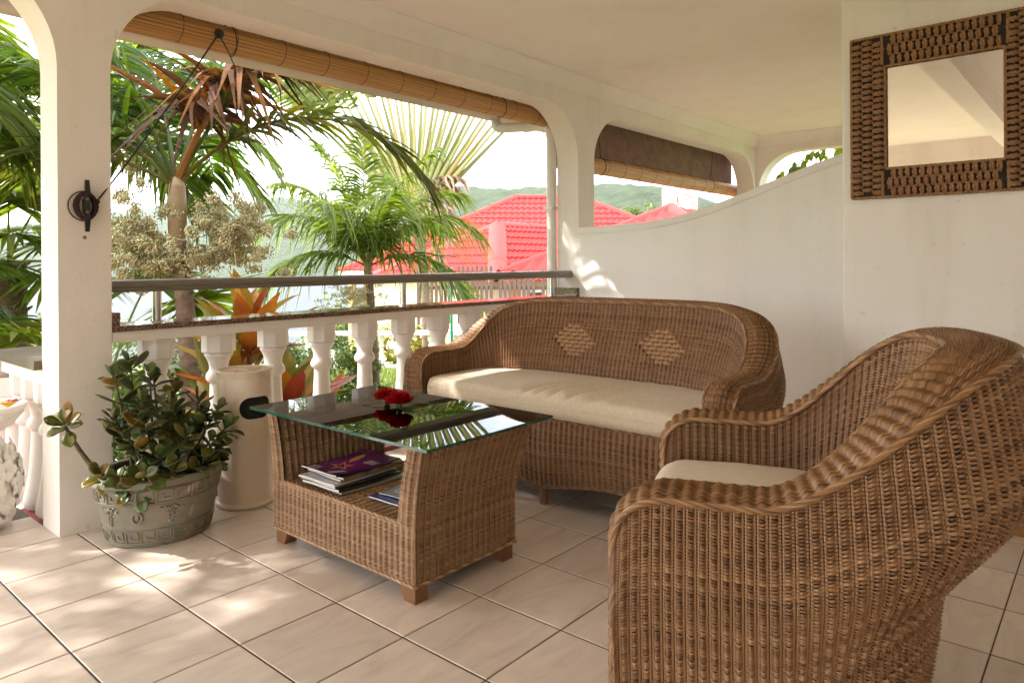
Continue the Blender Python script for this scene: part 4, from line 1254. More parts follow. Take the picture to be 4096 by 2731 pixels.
# ---- succulent shrub in the pot, every leaf its own piece
jade = leafmat('succulent_leaf', [(.038, .060, .016), (.062, .096, .024), (.088, .125, .032), (.13, .16, .045), (.24, .19, .045)], .36, .12, per_object=True, scale=14, spec=.5)
stemm = simple('succulent_stem', (.10, .085, .035), .7, noise=.4, nscale=40)
def spoon_leaf(L_, W_, cup, bend, seed):
    q = np.linspace(0, 1, 8); b = MB()
    wid = W_*np.sin(PI*np.clip(q*.93+.03, 0, 1)**1.25)**.75*(.25+.75*q**.5); wid[0] = .0035; wid[-1] = W_*.12
    rows = []
    for k, t in enumerate(q):
        x = L_*t*math.cos(bend*t*.6); z = L_*t*math.sin(bend*t*.6)
        rows.append([(x, s*wid[k]*.5, z + cup*abs(s)**1.7*wid[k]) for s in (-1, -.5, 0, .5, 1)])
    Pt = np.array(rows); b.grid(Pt)
    o = b.build('leaf', jade, smooth=True)
    so = o.modifiers.new('t', 'SOLIDIFY'); so.thickness = .0032; so.offset = 0
    dg = bpy.context.evaluated_depsgraph_get(); dg.update()
    me = bpy.data.meshes.new_from_object(o.evaluated_get(dg)); bpy.data.objects.remove(o)
    return me
leaves = [spoon_leaf(.086, .060, .10, .25, 0), spoon_leaf(.078, .056, .16, -.45, 1), spoon_leaf(.095, .056, .08, .5, 2), spoon_leaf(.066, .050, .18, -.2, 3)]
plant = thing('potted_plant', 'dark green fleshy-leaved shrub growing out of the cement pot', 'plant', (*PC, .23))
pr_ = random.Random(21)
LEAFSET = [0]
jade_y = leafmat('succulent_leaf_yellow', [(.07, .10, .018), (.13, .15, .022), (.20, .19, .03), (.30, .16, .03)], .36, .15, per_object=True, scale=20, spec=.5)
leaves_y = []
for me_ in leaves:
    c_ = me_.copy(); c_.materials.clear(); c_.materials.append(jade_y); leaves_y.append(c_)
def leaf_at(p, d, up, s):
    d = Vector(d).normalized(); up = Vector(up)
    y = up.cross(d)
    if y.length < 1e-3: y = Vector((1, 0, 0))
    y.normalize(); z = d.cross(y)
    inst((leaves_y if LEAFSET[0] or pr_.random() < .08 else leaves)[pr_.randrange(4)], 'leaf', plant, frame(Vector(p) - Vector((*PC, .23)), d, y, z, (s, s, s)))
def rosette(tip, axis, n, s, spread=.9):
    axis = Vector(axis).normalized()
    ref = Vector((0, 0, 1)) if abs(axis.z) < .9 else Vector((1, 0, 0))
    u = axis.cross(ref).normalized(); w = axis.cross(u)
    for k in range(n):
        a = k*2.4 + pr_.uniform(-.3, .3); el = spread*(.25 + .75*(1-k/n)) 
        rad = u*math.cos(a) + w*math.sin(a)
        d = rad*math.sin(el*1.45) + axis*math.cos(el*1.45)
        p = Vector(tip) - axis*(.045*(1-k/n)) + rad*.004
        leaf_at(p, d, axis, s*(1.0 - .45*(k/n))*pr_.uniform(.85, 1.1))
def branch(p0, p1, sag, r0=.0085):
    p0 = A(*p0); p1 = A(*p1); u = np.linspace(0, 1, 8)[:, None]
    p = p0*(1-u) + p1*u; p[:, 2] += sag*np.sin(u[:, 0]*PI)
    b = MB(); b.tube(p, r0*(1-.45*u[:, 0]), 7); b.build('stem', stemm, plant, smooth=True)
    return p
tops = [ # x, y, z of the shoot tips (veranda coordinates)
 (1.13, 3.12, .70), (1.22, 3.20, .74), (1.30, 3.16, .66), (1.40, 3.18, .60), (1.47, 3.10, .56), (1.52, 3.02, .52), (1.52, 2.95, .45), (1.44, 2.92, .42),
 (1.33, 2.90, .46), (1.22, 2.90, .40), (1.13, 2.95, .46), (1.09, 3.03, .55), (1.20, 3.02, .60), (1.32, 3.02, .56), (1.40, 2.88, .34), (1.25, 2.84, .34), (1.13, 2.86, .34), (1.50, 2.98, .36),
 (1.07, 2.95, .33), (1.17, 3.15, .55), (1.36, 3.10, .48), (1.29, 2.95, .34), (1.44, 3.02, .50), (1.18, 2.95, .52), (1.26, 3.10, .70), (1.10, 2.90, .28), (1.36, 2.86, .30), (1.47, 2.92, .32)]
for k, tp in enumerate(tops):
    tp = (tp[0], tp[1], tp[2] - .04)
    base = (PC[0] + (tp[0]-PC[0])*.45 + pr_.uniform(-.03, .03), PC[1] + (tp[1]-PC[1])*.4 + pr_.uniform(-.03, .03), .235)
    p = branch(base, tp, pr_.uniform(-.02, .02), .0065)
    ax = p[-1]-p[-3]
    rosette(tp, ax + A(0, 0, .02), 7, pr_.uniform(1.0, 1.35), 1.05)
    for lv in ((5, 3), (4, 2)) if tp[2] > .42 else ((4, 2),):
        q_ = p[lv[0]]
        for a in range(lv[1]):
            leaf_at(q_, (math.cos(a*2.1+k+lv[0]), math.sin(a*2.1+k+lv[0]), .35), (0, 0, 1), 1.15)
# the long bare branch leaning out past the column
p = branch((1.13, 2.95, .24), (.985, 2.875, .335), .01, .010); LEAFSET[0] = 1; rosette((.985, 2.875, .335), (-.3, -.3, .7), 9, 1.0)
p = branch((.995, 2.88, .325), (.890, 2.95, .535), -.015, .0105); rosette((.890, 2.95, .535), (-.4, -.3, .55), 13, 1.25, 1.15)

# ---- enamel litter bin with a slot
BC = (1.695, 3.115); BR = .122; BH = .615
bn = thing('litter_bin', 'cream enamelled cylinder bin with a dark slot and a lid', 'bin', (*BC, 0))
b = MB()
slot_t, slot_z, ht, hz = math.atan2(-.95, -.05), .455, .66, .050     # slot centre (angle, height) and half sizes in angle / metres
def cylp(t, z, r=BR): return (BC[0] + r*math.cos(t), BC[1] + r*math.sin(t), z)
def stad(q):
    # stadium outline in (arc length, z)
    Lh = ht*BR - hz
    c, s = math.cos(q), math.sin(q)
    k = 1e9
    # ray / stadium
    for rr_ in np.linspace(.2, 1, 1):
        pass
    lo_, hi_ = 0, ht*BR*1.2
    for _ in range(40):
        mid = (lo_+hi_)/2; x, z = mid*c, mid*s
        dx = max(abs(x)-Lh, 0); inside = dx*dx + z*z < hz*hz
        if inside: lo_ = mid
        else: hi_ = mid
    return lo_*c, lo_*s
rt, rz = ht + .12, hz + .025
def rect(q):
    c, s = math.cos(q), math.sin(q); k = min(rt*BR/max(abs(c), 1e-9), rz/max(abs(s), 1e-9)); return k*c, k*s
qs = np.linspace(0, 2*PI, 96, endpoint=False)
ins, outs = [stad(q) for q in qs], [rect(q) for q in qs]
G = np.array([[cylp(slot_t + (a[0]*(1-w) + o_[0]*w)/BR, slot_z + a[1]*(1-w) + o_[1]*w) for a, o_ in zip(ins, outs)] for w in (0, .15, .5, 1)])
b.grid(np.concatenate([G, G[:, :1]], 1))
G = np.array([[cylp(slot_t + a[0]/BR, slot_z + a[1], BR - dr) for a in ins] for dr in (.0, .006)])
b.grid(np.concatenate([G, G[:, :1]], 1))
def patch(t0, t1, z0, z1):
    n = max(2, int((t1-t0)/.1)); T = np.linspace(t0, t1, n+1); Z = np.linspace(z0, z1, 3)
    b.grid(np.array([[cylp(t, z) for z in Z] for t in T]))
patch(slot_t + rt, slot_t + 2*PI - rt, slot_z - rz, slot_z + rz)
patch(slot_t - rt, slot_t - rt + 2*PI, .0, slot_z - rz); patch(slot_t - rt, slot_t - rt + 2*PI, slot_z + rz, BH)
b.build('body', M['binpaint'], bn, smooth=True, autosmooth=40)
b = MB(); b.lathe([(BR-.008, .02), (BR-.008, BH-.02)], (*BC, 0), 32, cap=False); b.build('dark_inner_wall', M['black'], bn, smooth=True)  # inner wall coloured black in place of the shade behind the slot
b = MB(); b.lathe([(BR+.001, .0), (BR+.008, .002), (BR+.010, .010), (BR+.006, .018), (BR+.0005, .024)], (*BC, 0), 48, cap=False)
b.lathe([(BR+.0005, .128), (BR+.002, .131), (BR+.0005, .134)], (*BC, 0), 48, cap=False)
b.build('foot_ring', M['binpaint'], bn, smooth=True)
b = MB(); b.lathe([(BR+.0005, .589), (BR+.002, .592), (BR+.002, BH), (BR+.004, BH+.003), (BR+.002, BH+.008), (BR-.008, BH+.008), (BR-.012, BH+.002), (BR-.03, BH), (.03, BH+.001), (0, BH+.002)], (*BC, 0), 48, cap=False)
for (ox_, oy_, ln_) in ((-.055, .0, .04), (.055, .0, .04), (0, .055, .03), (0, -.055, .03)):
    b.obox((BC[0]+ox_, BC[1]+oy_, BH+.004), (.012 if ox_ else ln_*.6, 0, 0), (0, ln_*.6 if ox_ else .012, 0), (0, 0, .003))
b.lathe([(0, .012), (.03, .010), (.034, .004), (.036, 0)], (*BC, BH+.001), 24)
b.build('lid', M['binpaint'], bn, smooth=True, autosmooth=35)

# ---- magazines on the shelf
def cover_mat(name, c1, c2, scale=6, ang=0.0):
    return simple(name, c1, .22, col2=c2, nscale=scale, spec=.5, coat=.3)
def magazine(name, label, x, y, rot, z, w, h, t, cov, sag=.004):
    """w across the spine, h along it; local x = spine direction"""
    o = thing('magazine', label, 'magazine', (x, y, z), 'magazines lying on the shelf of the coffee table')
    o.rotation_euler = (0, 0, rot)
    nx_, ny_ = 7, 5
    X = np.linspace(-h/2, h/2, nx_); Y = np.linspace(-w/2, w/2, ny_)
    def top(xx, yy, zz): return (xx, yy, zz + sag*((2*xx/h)**2)*.6 + .0015*math.sin(yy*30))
    b = MB()
    T = np.array([[top(xx, yy, t-.0006) for yy in Y] for xx in X]); B = np.array([[top(xx, yy, .0008) for yy in Y] for xx in X])
    b.grid(T, flip=True); b.grid(B)
    for sl in ((slice(None), 0), (slice(None), -1), (0, slice(None)), (-1, slice(None))):
        b.grid(np.stack([T[sl], B[sl]], 0))
    b.build('pages', M['paper'], o, local=False)
    b = MB()
    e = .0015
    X2 = np.linspace(-h/2-e, h/2+e, nx_); Y2 = np.linspace(-w/2-e, w/2+e, ny_)
    C1 = np.array([[top(xx, yy, t) for yy in Y2] for xx in X2]); C0 = np.array([[top(xx, yy, 0) for yy in Y2] for xx in X2])
    b.grid(C1, flip=True); b.grid(C0); b.grid(np.stack([C1[:, 0], C0[:, 0]], 0))
    b.build('cover', cov, o, local=False)
    return o, top, t
def flat_shape(o, top, t, pts, mat, name, dz=.0006):
    """flat print on a cover: a polygon following the cover surface"""
    pts = np.asarray(pts, float); c = pts.mean(0)
    b = MB(); v = [top(c[0], c[1], t+dz)] + [top(p[0], p[1], t+dz) for p in pts]
    b.add(v, [(0, k+1, (k+1) % len(pts)+1) for k in range(len(pts))]); b.build(name, mat, o, local=False)
def text_on(o, top, t, s, size, x, y, rot, mat, name='lettering', shear=0.0):
    cu = bpy.data.curves.new('t', 'FONT'); cu.body = s; cu.size = size; cu.align_x = 'CENTER'; cu.align_y = 'CENTER'; cu.shear = shear
    ob = bpy.data.objects.new('t', cu); COL.objects.link(ob)
    dg = bpy.context.evaluated_depsgraph_get(); dg.update()
    me = bpy.data.meshes.new_from_object(ob.evaluated_get(dg)); bpy.data.objects.remove(ob)
    ca, sa = math.cos(rot), math.sin(rot)
    for v in me.vertices:
        xx = x + ca*v.co.x - sa*v.co.y; yy = y + sa*v.co.x + ca*v.co.y
        v.co = top(xx, yy, t + .0008)
    me.materials.clear(); me.materials.append(mat)
    q = bpy.data.objects.new(name, me); COL.objects.link(q); q.parent = o
MR = R(1.0)
mx0, my0 = 1.697, 2.296
stack = [('thin grey glossy magazine at the very bottom of the tall pile', cover_mat('cov_grey', (.45, .42, .38), (.3, .28, .25)), .0055, .015, -.012, -.03, .20, .275),
         ('black-spined magazine second from the bottom of the pile', cover_mat('cov_black', (.02, .02, .022), (.05, .045, .05)), .0075, .0, .0, .02, .21, .28),
         ('black catalogue with pale pages in the lower pile', cover_mat('cov_black2', (.03, .028, .028), (.12, .10, .09)), .006, -.005, .008, -.01, .205, .275),
         ('white magazine with a red square on its cover', cover_mat('cov_white', (.62, .61, .64), (.5, .5, .54), 3), .0055, -.018, .010, .03, .205, .27),
         ('orange and teal magazine with a folded spine under the purple one', cover_mat('cov_multi', (.55, .28, .03), (.10, .22, .22), 14), .006, .018, .0, -.05, .20, .265),
         ('yellow and blue striped magazine second from the top', cover_mat('cov_blue', (.5, .34, .05), (.06, .05, .16), 9), .006, .012, -.004, .04, .20, .27)]
z = SH + .0045
gold = simple('print_gold', (.52, .24, .06), .35); wht = simple('print_white', (.78, .76, .74), .5); redp = simple('print_red', (.5, .03, .03), .4); goldp = simple('print_pale_gold', (.75, .52, .22), .35)
for lb, cv, t, dx, dy, dr, w, h in stack:
    o, top, tt_ = magazine('magazine', lb, mx0+dx, my0+dy, MR+dr, z, w*1.06, h*1.08, t*1.35, cv)
    if 'red square' in lb: flat_shape(o, top, tt_, [(-.05, .055), (-.02, .06), (-.015, .08), (-.045, .078)][::1], redp, 'red_square'); flat_shape(o, top, tt_, [(.075, .04), (.12, .04), (.12, .075), (.075, .075)], redp, 'red_square')
    z += t*1.35 + .0024
def purple():
    m_, nt_, b_ = mat_new('cov_purple')
    tcn = nt_.nodes.new('ShaderNodeTexCoord'); g = nt_.nodes.new('ShaderNodeTexGradient'); g.gradient_type = 'SPHERICAL'
    mpn = nt_.nodes.new('ShaderNodeMapping'); mpn.inputs['Scale'].default_value = (5.0, 6.5, 1)
    nt_.links.new(tcn.outputs['Object'], mpn.inputs['Vector']); nt_.links.new(mpn.outputs[0], g.inputs['Vector'])
    r_ = nt_.nodes.new('ShaderNodeValToRGB'); el = r_.color_ramp.elements
    el[0].color = (.025, .004, .04, 1); el[1].color = (.24, .012, .15, 1); e_ = el.new(.5); e_.color = (.10, .008, .095, 1)
    nt_.links.new(g.outputs['Fac'], r_.inputs['Fac']); nt_.links.new(r_.outputs['Color'], b_.inputs['Base Color'])
    b_.inputs['Roughness'].default_value = .22
    return m_
o, top, tt_ = magazine('magazine', 'purple magazine with a gold star on its cover, on top of the pile', mx0-.002, my0+.004, MR, z, .222, .305, .0055, purple(), .010)
star = []
for k in range(10):
    r_ = .048 if k % 2 == 0 else .019; a = PI/2 + k*PI/5 + PI/2
    star.append((-.050 + r_*math.cos(a)*1.1, -.004 + r_*math.sin(a)))
flat_shape(o, top, tt_, star, gold, 'star_print')
flat_shape(o, top, tt_, [(-.050 + (p[0]+.050)*.62, -.004 + (p[1]+.004)*.62) for p in star], purple(), 'star_centre', .0009)
flat_shape(o, top, tt_, [(-.005, .012), (.03, .040), (.075, .052), (.105, .045), (.085, .022), (.04, .012)], gold, 'hand_print')
text_on(o, top, tt_, 'JJ', .060, -.118, -.062, PI/2, wht, 'title', .35)
gq = random.Random(2)
def greek(o, top, t, x, y, n, ln, dx=.0105, hgt=.0042):
    # lines of small print, too small to read: rows of little bars
    for k in range(n):
        yy = y + ln/2
        while yy > y - ln/2:
            w_ = gq.uniform(.004, .013); y2 = max(y - ln/2, yy - w_)
            flat_shape(o, top, t, [(x + dx*k, yy), (x + dx*k + hgt, yy), (x + dx*k + hgt, y2), (x + dx*k, y2)], wht, 'small_print'); yy = y2 - .003
greek(o, top, tt_, .035, -.062, 4, .06)
greek(o, top, tt_, -.140, .055, 4, .055, .009, .003)
# loose leaflets at the right end of the shelf
z = SH + .0045
for k, (lb, c1, c2, dx, dy, dr, w, h, t) in enumerate((
        ('red and cream leaflet lowest of the little pile beside the end panel', (.35, .03, .03), (.6, .55, .45), .02, -.01, .05, .15, .21, .004),
        ('deep blue brochure with white page edges in the little pile', (.03, .05, .22), (.06, .09, .30), .0, .0, .0, .15, .21, .006),
        ('grey blue travel magazine with yellow lettering on the little pile', (.22, .27, .33), (.12, .18, .26), .035, -.006, .10, .15, .20, .004))):
    o, top, tt_ = magazine('magazine', lb, 1.705+dx, 1.995+dy, R(4)+dr, z, w, h, t, cover_mat('cov_l%d' % k, c1, c2, 8), .003)
    if k == 2:
        yel = simple('print_yellow', (.72, .48, .03), .4)
        text_on(o, top, tt_, 'URU', .055, -.045, -.01, -PI/2, yel, 'title')
    z += t + .0022

# ---- cut flowers with feathery fern on the glass
ft = GZ + .0104
petal = leafmat('red_petal', [(.22, .003, .004), (.42, .006, .008), (.60, .012, .012)], .5, .25, per_object=False, scale=60)
def bloom(loc, label, seed, rad=.050):
    q = random.Random(seed)
    t = thing('red_flower', label, 'flower', loc, 'ruffled red flowers lying on the glass table')
    for k in range(26):
        b = MB(); ring = k/26
        az = k*2.4; el = .15 + 1.2*ring
        d = A(math.cos(az)*math.cos(el), math.sin(az)*math.cos(el), math.sin(el)); L_ = rad*(1.0-.12*ring)
        side = nrm(np.cross(d, A(0, 0, 1))); up = np.cross(side, d)
        u = np.linspace(0, 1, 5); s_ = np.linspace(-1, 1, 8)
        P = []
        for uu in u:
            wd = L_*(.12 + .62*uu**1.2)
            P.append([d*L_*uu*(1-.10*abs(ss)*uu) + side*wd*ss + up*(.16*L_*uu*math.sin(ss*7+k) + .10*L_*uu**2*q.uniform(-1, 1) + .25*L_*(ss*uu)**2) + A(0, 0, .022) for ss in s_])
        b.grid(np.array(P), rnd=q.uniform(.1, .95)); b.build('petal', petal, t, smooth=True, local=False, rnd_attr=True)
    b = MB(); b.tube([(0, 0, .045), (.004, -.006, .066)], .0016, 5); b.build('stamen', simple('stamen', (.6, .12, .10), .5), t, local=False)
    b = MB(); b.lathe([(0, 0), (.010, .002), (.013, .012), (.010, .024), (0, .028)], n=10); b.build('calyx', M['fern'], t, smooth=True, local=False)
M['fern'] = leafmat('fern_leaf', [(.06, .10, .02), (.13, .19, .04), (.24, .30, .08)], .5, .3, scale=30)
bloom((1.865, 2.285, ft), 'red ruffled flower on the glass table, the one nearer the bin', 5)
bloom((1.835, 2.175, ft), 'red ruffled flower on the glass table, the fuller one on the right', 6, .054)
def fern(name, label, pts, dens, ln, seed):
    q = np.random.default_rng(seed)
    pts = np.asarray(pts, float)
    d = np.concatenate([[0], np.cumsum(np.linalg.norm(np.diff(pts, axis=0), axis=1))]); s = np.linspace(0, d[-1], 40)
    p = np.stack([np.interp(s, d, pts[:, k]) for k in range(3)], -1)
    t = thing('fern_sprig', label, 'sprig', tuple(pts[0]), 'feathery fern sprigs lying on the glass table')
    b = MB(); b.tube(p, np.linspace(.0012, .0005, 40), 5); b.build('stem', M['fern'], t, rnd_attr=True)
    b = MB(); n = int(d[-1]*dens)
    V, F = [], []
    for k in range(n):
        u = (k+.5)/n; i = min(38, int(u*39)); c = p[i] + (p[i+1]-p[i])*(u*39-i); ax = nrm(p[i+1]-p[i])
        rd = nrm(q.standard_normal(3)); rd = nrm(rd - ax*np.dot(rd, ax) + ax*.6); rd[2] = abs(rd[2])*.7 + .02
        L_ = ln*q.uniform(.5, 1.0); sd = nrm(np.cross(rd, q.standard_normal(3)))*.0009
        V += [c - sd, c + sd, c + rd*L_]; F.append((3*k, 3*k+1, 3*k+2))
    b.add(np.array(V), F, q.uniform(.2, .9)); o = b.build('needles', M['fern'], t, rnd_attr=True); struct(o, 'stuff')
gz = ft
fern('fern_sprig', 'long feathery fern sprig stretching from the red flowers towards the armchair', [(1.87, 2.20, gz+.012), (1.92, 2.12, gz+.016), (1.96, 2.04, gz+.012), (2.00, 1.96, gz+.006), (2.03, 1.91, gz+.012)], 900, .022, 1)
fern('fern_sprig', 'short fern sprig pointing left from the red flowers', [(1.85, 2.28, gz+.010), (1.84, 2.34, gz+.014), (1.825, 2.39, gz+.008)], 700, .016, 2)
fern('fern_sprig', 'fern sprig standing up behind the red flowers', [(1.88, 2.24, gz+.012), (1.91, 2.24, gz+.045), (1.93, 2.25, gz+.075)], 900, .018, 3)
fern('fern_sprig', 'forked fern sprig behind the right flower', [(1.88, 2.19, gz+.012), (1.93, 2.18, gz+.036), (1.97, 2.17, gz+.055)], 900, .018, 4)
fern('fern_sprig', 'fern sprig lying low in front of the right flower', [(1.84, 2.17, gz+.008), (1.87, 2.10, gz+.010), (1.88, 2.03, gz+.006), (1.87, 1.98, gz+.006)], 700, .018, 5)

# ---- white flower-covered planter at the left edge, with a bowl of blossoms
PLX, PLY = .775, 3.66
pl = thing('pedestal_planter', 'white planter covered in moulded petals, carrying a shallow fluted bowl', 'planter', (PLX, PLY, 0))
b = MB(); b.lathe([(0, 0), (.10, 0), (.105, .02), (.135, .09), (.158, .18), (.150, .27), (.115, .34), (.075, .37), (.06, .385), (.062, .40), (0, .40)], (PLX, PLY, 0), 36)
b.build('body', M['white_paint'], pl, smooth=True, autosmooth=40)
b = MB(); b.lathe([(.055, .395), (.075, .405), (.13, .44), (.175, .495), (.185, .505), (.188, .522), (.176, .524), (.165, .512), (.12, .47), (0, .455)], (PLX, PLY, 0), 44)
for k in range(30):
    a = 2*PI*k/30
    b.tube([(PLX + r_*math.cos(a + q*.25), PLY + r_*math.sin(a + q*.25), z_) for r_, z_, q in ((.082, .408, 0), (.128, .437, .4), (.172, .488, 1))], [.004, .009, .006], 5)
b.build('bowl', M['white_paint'], pl, smooth=True, autosmooth=50)
def petal5():
    b = MB()
    for k in range(5):
        a = 2*PI*k/5; c, s = math.cos(a), math.sin(a); n = 6
        P = []
        for u in np.linspace(0, 1, n):
            w = .022*math.sin(PI*(u*.8+.1)); P.append([(.052*u*c - w*q*s, .052*u*s + w*q*c, .010 + .010*math.sin(u*PI*.8) - .004*abs(q)) for q in (-1, 0, 1)])
        b.grid(np.array(P))
    b.lathe([(.008, .008), (.006, .016), (0, .018)], n=8)
    o = b.build('moulded_flower', M['white_paint'], smooth=True); me = o.data; bpy.data.objects.remove(o); return me
pm = petal5()
for r_i, zz in enumerate((.06, .125, .19, .255, .315)):
    rad = np.interp(zz, [0, .09, .18, .27, .34], [.105, .135, .158, .150, .115])
    for k in range(9):
        a = 2*PI*(k + .5*(r_i % 2))/9
        n_ = Vector((math.cos(a), math.sin(a), (zz-.18)*1.6)).normalized(); x_ = Vector((-math.sin(a), math.cos(a), 0)); y_ = n_.cross(x_)
        rot = Matrix.Rotation(random.uniform(0, 2), 4, 'Z')
        inst(pm, 'moulded_flower', pl, frame(Vector((rad*math.cos(a), rad*math.sin(a), zz)) - n_*.004, x_, y_, n_) @ rot)
yp = [leafmat('blossom_yellow', [(.6, .35, .02), (.8, .55, .03)], .5, .3), leafmat('blossom_pink', [(.5, .05, .10), (.65, .16, .22)], .5, .3)]
for k, (dx, dy, sc_, lb) in enumerate(((.10, -.09, 1.3, 'large yellow blossom at the near rim of the white bowl'), (.02, -.02, 1.0, 'yellow blossom lying in the middle of the white bowl'),
        (.135, -.02, 1.1, 'pink blossom at the right rim of the white bowl'), (.06, .09, 1.0, 'pink blossom at the back of the white bowl'), (-.06, -.07, 1.0, 'yellow blossom at the left of the white bowl'))):
    rr_ = math.hypot(dx, dy); c = A(PLX + dx, PLY + dy, .482 + .03*rr_/.14)
    b = MB()
    for j in range(6):
        t = j*1.047 + k; b.tube([c, c + sc_*A(.013*math.cos(t), .013*math.sin(t), .014), c + sc_*A(.028*math.cos(t), .028*math.sin(t), .018)], [.002, .010*sc_, .003], 5, flat=.3)
    o = b.build('blossom', yp[1 if 'pink' in lb else 0], smooth=True, rnd_attr=True)
    tag(o, lb, 'blossom')

# ---- garden stairs with their own stepped balustrade
st = thing('garden_stairs', 'red painted garden steps going down from the veranda', 'stairs', (-.3, 3.9, -.62))
for k in range(4):
    b = MB(); b.box((-1.6, 3.862 + .28*k, -.62), (1.20, 3.862 + .28*(k+1) - .002, -.15 - .14*k)); b.build('step', M['red_step'], st)
b = MB(); b.box((.982, YO+.002, -.62), (1.20, 3.86, -.012)); b.build('landing', M['red_step'], st)
sb = thing('stair_balustrade', 'white stair balustrade with a mossy cap sloping down into the garden', 'balustrade', (1.07, 3.55, 0))
b = MB(); b.box((.95, YO+.004, .665), (1.17, 4.16, .705)); b.build('cap', M['cap_stone'], sb)
b = MB(); b.box((.985, YO+.004, .60), (1.135, 4.13, .664)); b.build('beam', M['white_paint'], sb)
def slope(y): return -(y-4.16)*.95
b = MB()
for (xa_, xb_, za, zb2, mt) in ((.97, 1.15, .60, .68, 0),):
    v = []
    for yy in (4.162, 5.30):
        v += [(xa_, yy, za+slope(yy)), (xb_, yy, za+slope(yy)), (xb_, yy, zb2+slope(yy)), (xa_, yy, zb2+slope(yy))]
    b.add(v, [(0,1,2,3),(7,6,5,4),(0,4,5,1),(1,5,6,2),(2,6,7,3),(3,7,4,0)])
b.build('sloping_rail', M['white_paint'], sb)
for k, yy in enumerate((3.62, 3.80, 3.98, 4.20, 4.40, 4.60, 4.80, 5.0)):
    zt = .60 if yy < 4.16 else .60 + slope(yy)
    o = inst(sm, 'baluster', sb, Matrix.Translation((1.06-1.07, yy-3.55, zt-.775)))
    inst(cm, 'capital', o, Matrix.Identity(4)); inst(bm2, 'base_block', o, Matrix.Identity(4))
# ================================================================== GARDEN, NEIGHBOURS, SEA AND HILLS
def Vw(r, d, z):
    """place given as metres to the right of and ahead of the veranda seat, and height"""
    return A(fwd.x*d + right.x*r, fwd.y*d + right.y*r, z)
def ground_z(r, d):
    z = -.60 - .075*np.clip(d-9.8, 0, 8)
    left = np.clip((2.0 + .02*d - r)/6.0, 0, 1)               # the garden falls away towards the sea on this side
    fall = np.clip(d-15.0, 0, 400)
    z = z - left*fall*.30 - (1-left)*np.clip(d-45, 0, 400)*.16
    return np.maximum(z, -30)
rr = np.concatenate([np.linspace(-220, -16, 30), np.linspace(-15, 15, 61), np.linspace(16, 220, 30)])
dd = np.concatenate([np.linspace(-60, 0, 12), np.linspace(1, 24, 60), np.linspace(25, 260, 60)])
Rg, Dg = np.meshgrid(rr, dd, indexing='ij')
Zg = ground_z(Rg, Dg) + .03*(fbm(Rg*.8, Dg*.8, 3, 2)-.5)*(Dg > 6)
P = np.stack([fwd.x*Dg + right.x*Rg, fwd.y*Dg + right.y*Rg, Zg], -1)
lawn_m = simple('lawn', (.16, .20, .045), .9, col2=(.085, .125, .022), nscale=3.5, bump=.6, bscale=30, bdist=.02)
b = MB(); b.grid(P); ground = struct(b.build('ground', lawn_m, smooth=True))
b = MB(); bed_m = simple('bounce_soil', (.36, .225, .15), .95, col2=(.27, .17, .11), nscale=5, bump=.6, bscale=25, bdist=.02)
b.grid(np.array([[(x, y, -.585 - .0*y) for y in np.linspace(3.45, 6.5, 5)] for x in np.linspace(-9, 12, 12)])); struct(b.build('bounce_bed', bed_m))  # strip of pale reddish soil added to bounce warm light into the veranda
# short grass on the part of the lawn that shows between the balusters
g = np.random.default_rng(5); n = 15000
r_ = g.uniform(-3.4, .6, n); d_ = g.uniform(6.6, 13.2, n)
zz = ground_z(r_, d_); h_ = g.uniform(.03, .085, n); az = g.uniform(0, 2*PI, n)
base = np.stack([fwd.x*d_ + right.x*r_, fwd.y*d_ + right.y*r_, zz-.01], -1)
sd = np.stack([np.cos(az), np.sin(az), 0*az], -1)*.006; tip = base + np.stack([g.normal(0, .02, n), g.normal(0, .02, n), h_], -1)
Vv = np.stack([base-sd, base+sd, tip+sd*.15, tip-sd*.15], 1).reshape(-1, 3)
grass_m = leafmat('grass_blade', [(.07, .11, .015), (.14, .19, .03), (.24, .27, .07)], .6, .3)
b = MB(); b.add(Vv, np.arange(4*n).reshape(-1, 4), np.repeat(g.random(n), 4)); o = b.build('grass', grass_m, rnd_attr=True); struct(o, 'stuff')
o['label'] = 'short sunlit grass of the lawn behind the balusters'; o['category'] = 'grass'
# sea
b = MB(); sea_m = simple('sea_water', (.048, .058, .064), .55, bump=.35, bscale=.35, bdist=.3, spec=.12)
b.grid(np.array([[(-9000, -9000, -25), (9000, -9000, -25)], [(-9000, 9000, -25), (9000, 9000, -25)]]), flip=True); struct(b.build('sea', sea_m))
# hills across the bay
AZ = np.array([-5, 10, 13.7, 19.6, 23.1, 25.4, 28.3, 31.1, 37, 39.8, 43.3, 45.4, 48, 51.7, 55.7, 58.9, 61.4, 65.3, 70.4, 76.6, 83, 95, 110])
TN = np.array([.04, .042, .046, .060, .078, .089, .105, .1135, .1125, .1075, .1085, .1145, .098, .086, .083, .092, .081, .080, .066, .047, .026, .012, .01])
RD = np.array([1300, 1300, 1250, 1200, 1150, 1100, 1050, 1050, 1100, 1150, 1200, 1250, 1500, 1900, 2200, 2350, 2500, 2600, 2700, 2800, 2900, 3000, 3000.])
az = np.linspace(-5, 110, 520); rad = np.linspace(0, 1, 90)
AZg, RRg = np.meshgrid(az, rad, indexing='ij')
rd = np.interp(AZg, AZ, RD); tn = np.interp(AZg, AZ, TN)
dist = rd*(.42 + .78*RRg)
q = np.clip((dist/rd - .55)/.45, 0, 1.0); back = np.clip((dist/rd - 1.0)/.2, 0, 1)
prof_ = smooth01(q)**.85*.6 + q*.4
X = dist*np.cos(np.radians(AZg)); Y = dist*np.sin(np.radians(AZg))
ridge = fbm(X/260 + 3, Y/260 + 9, 5, 31) - .5
Hh = tn*rd + 1.1 + 25
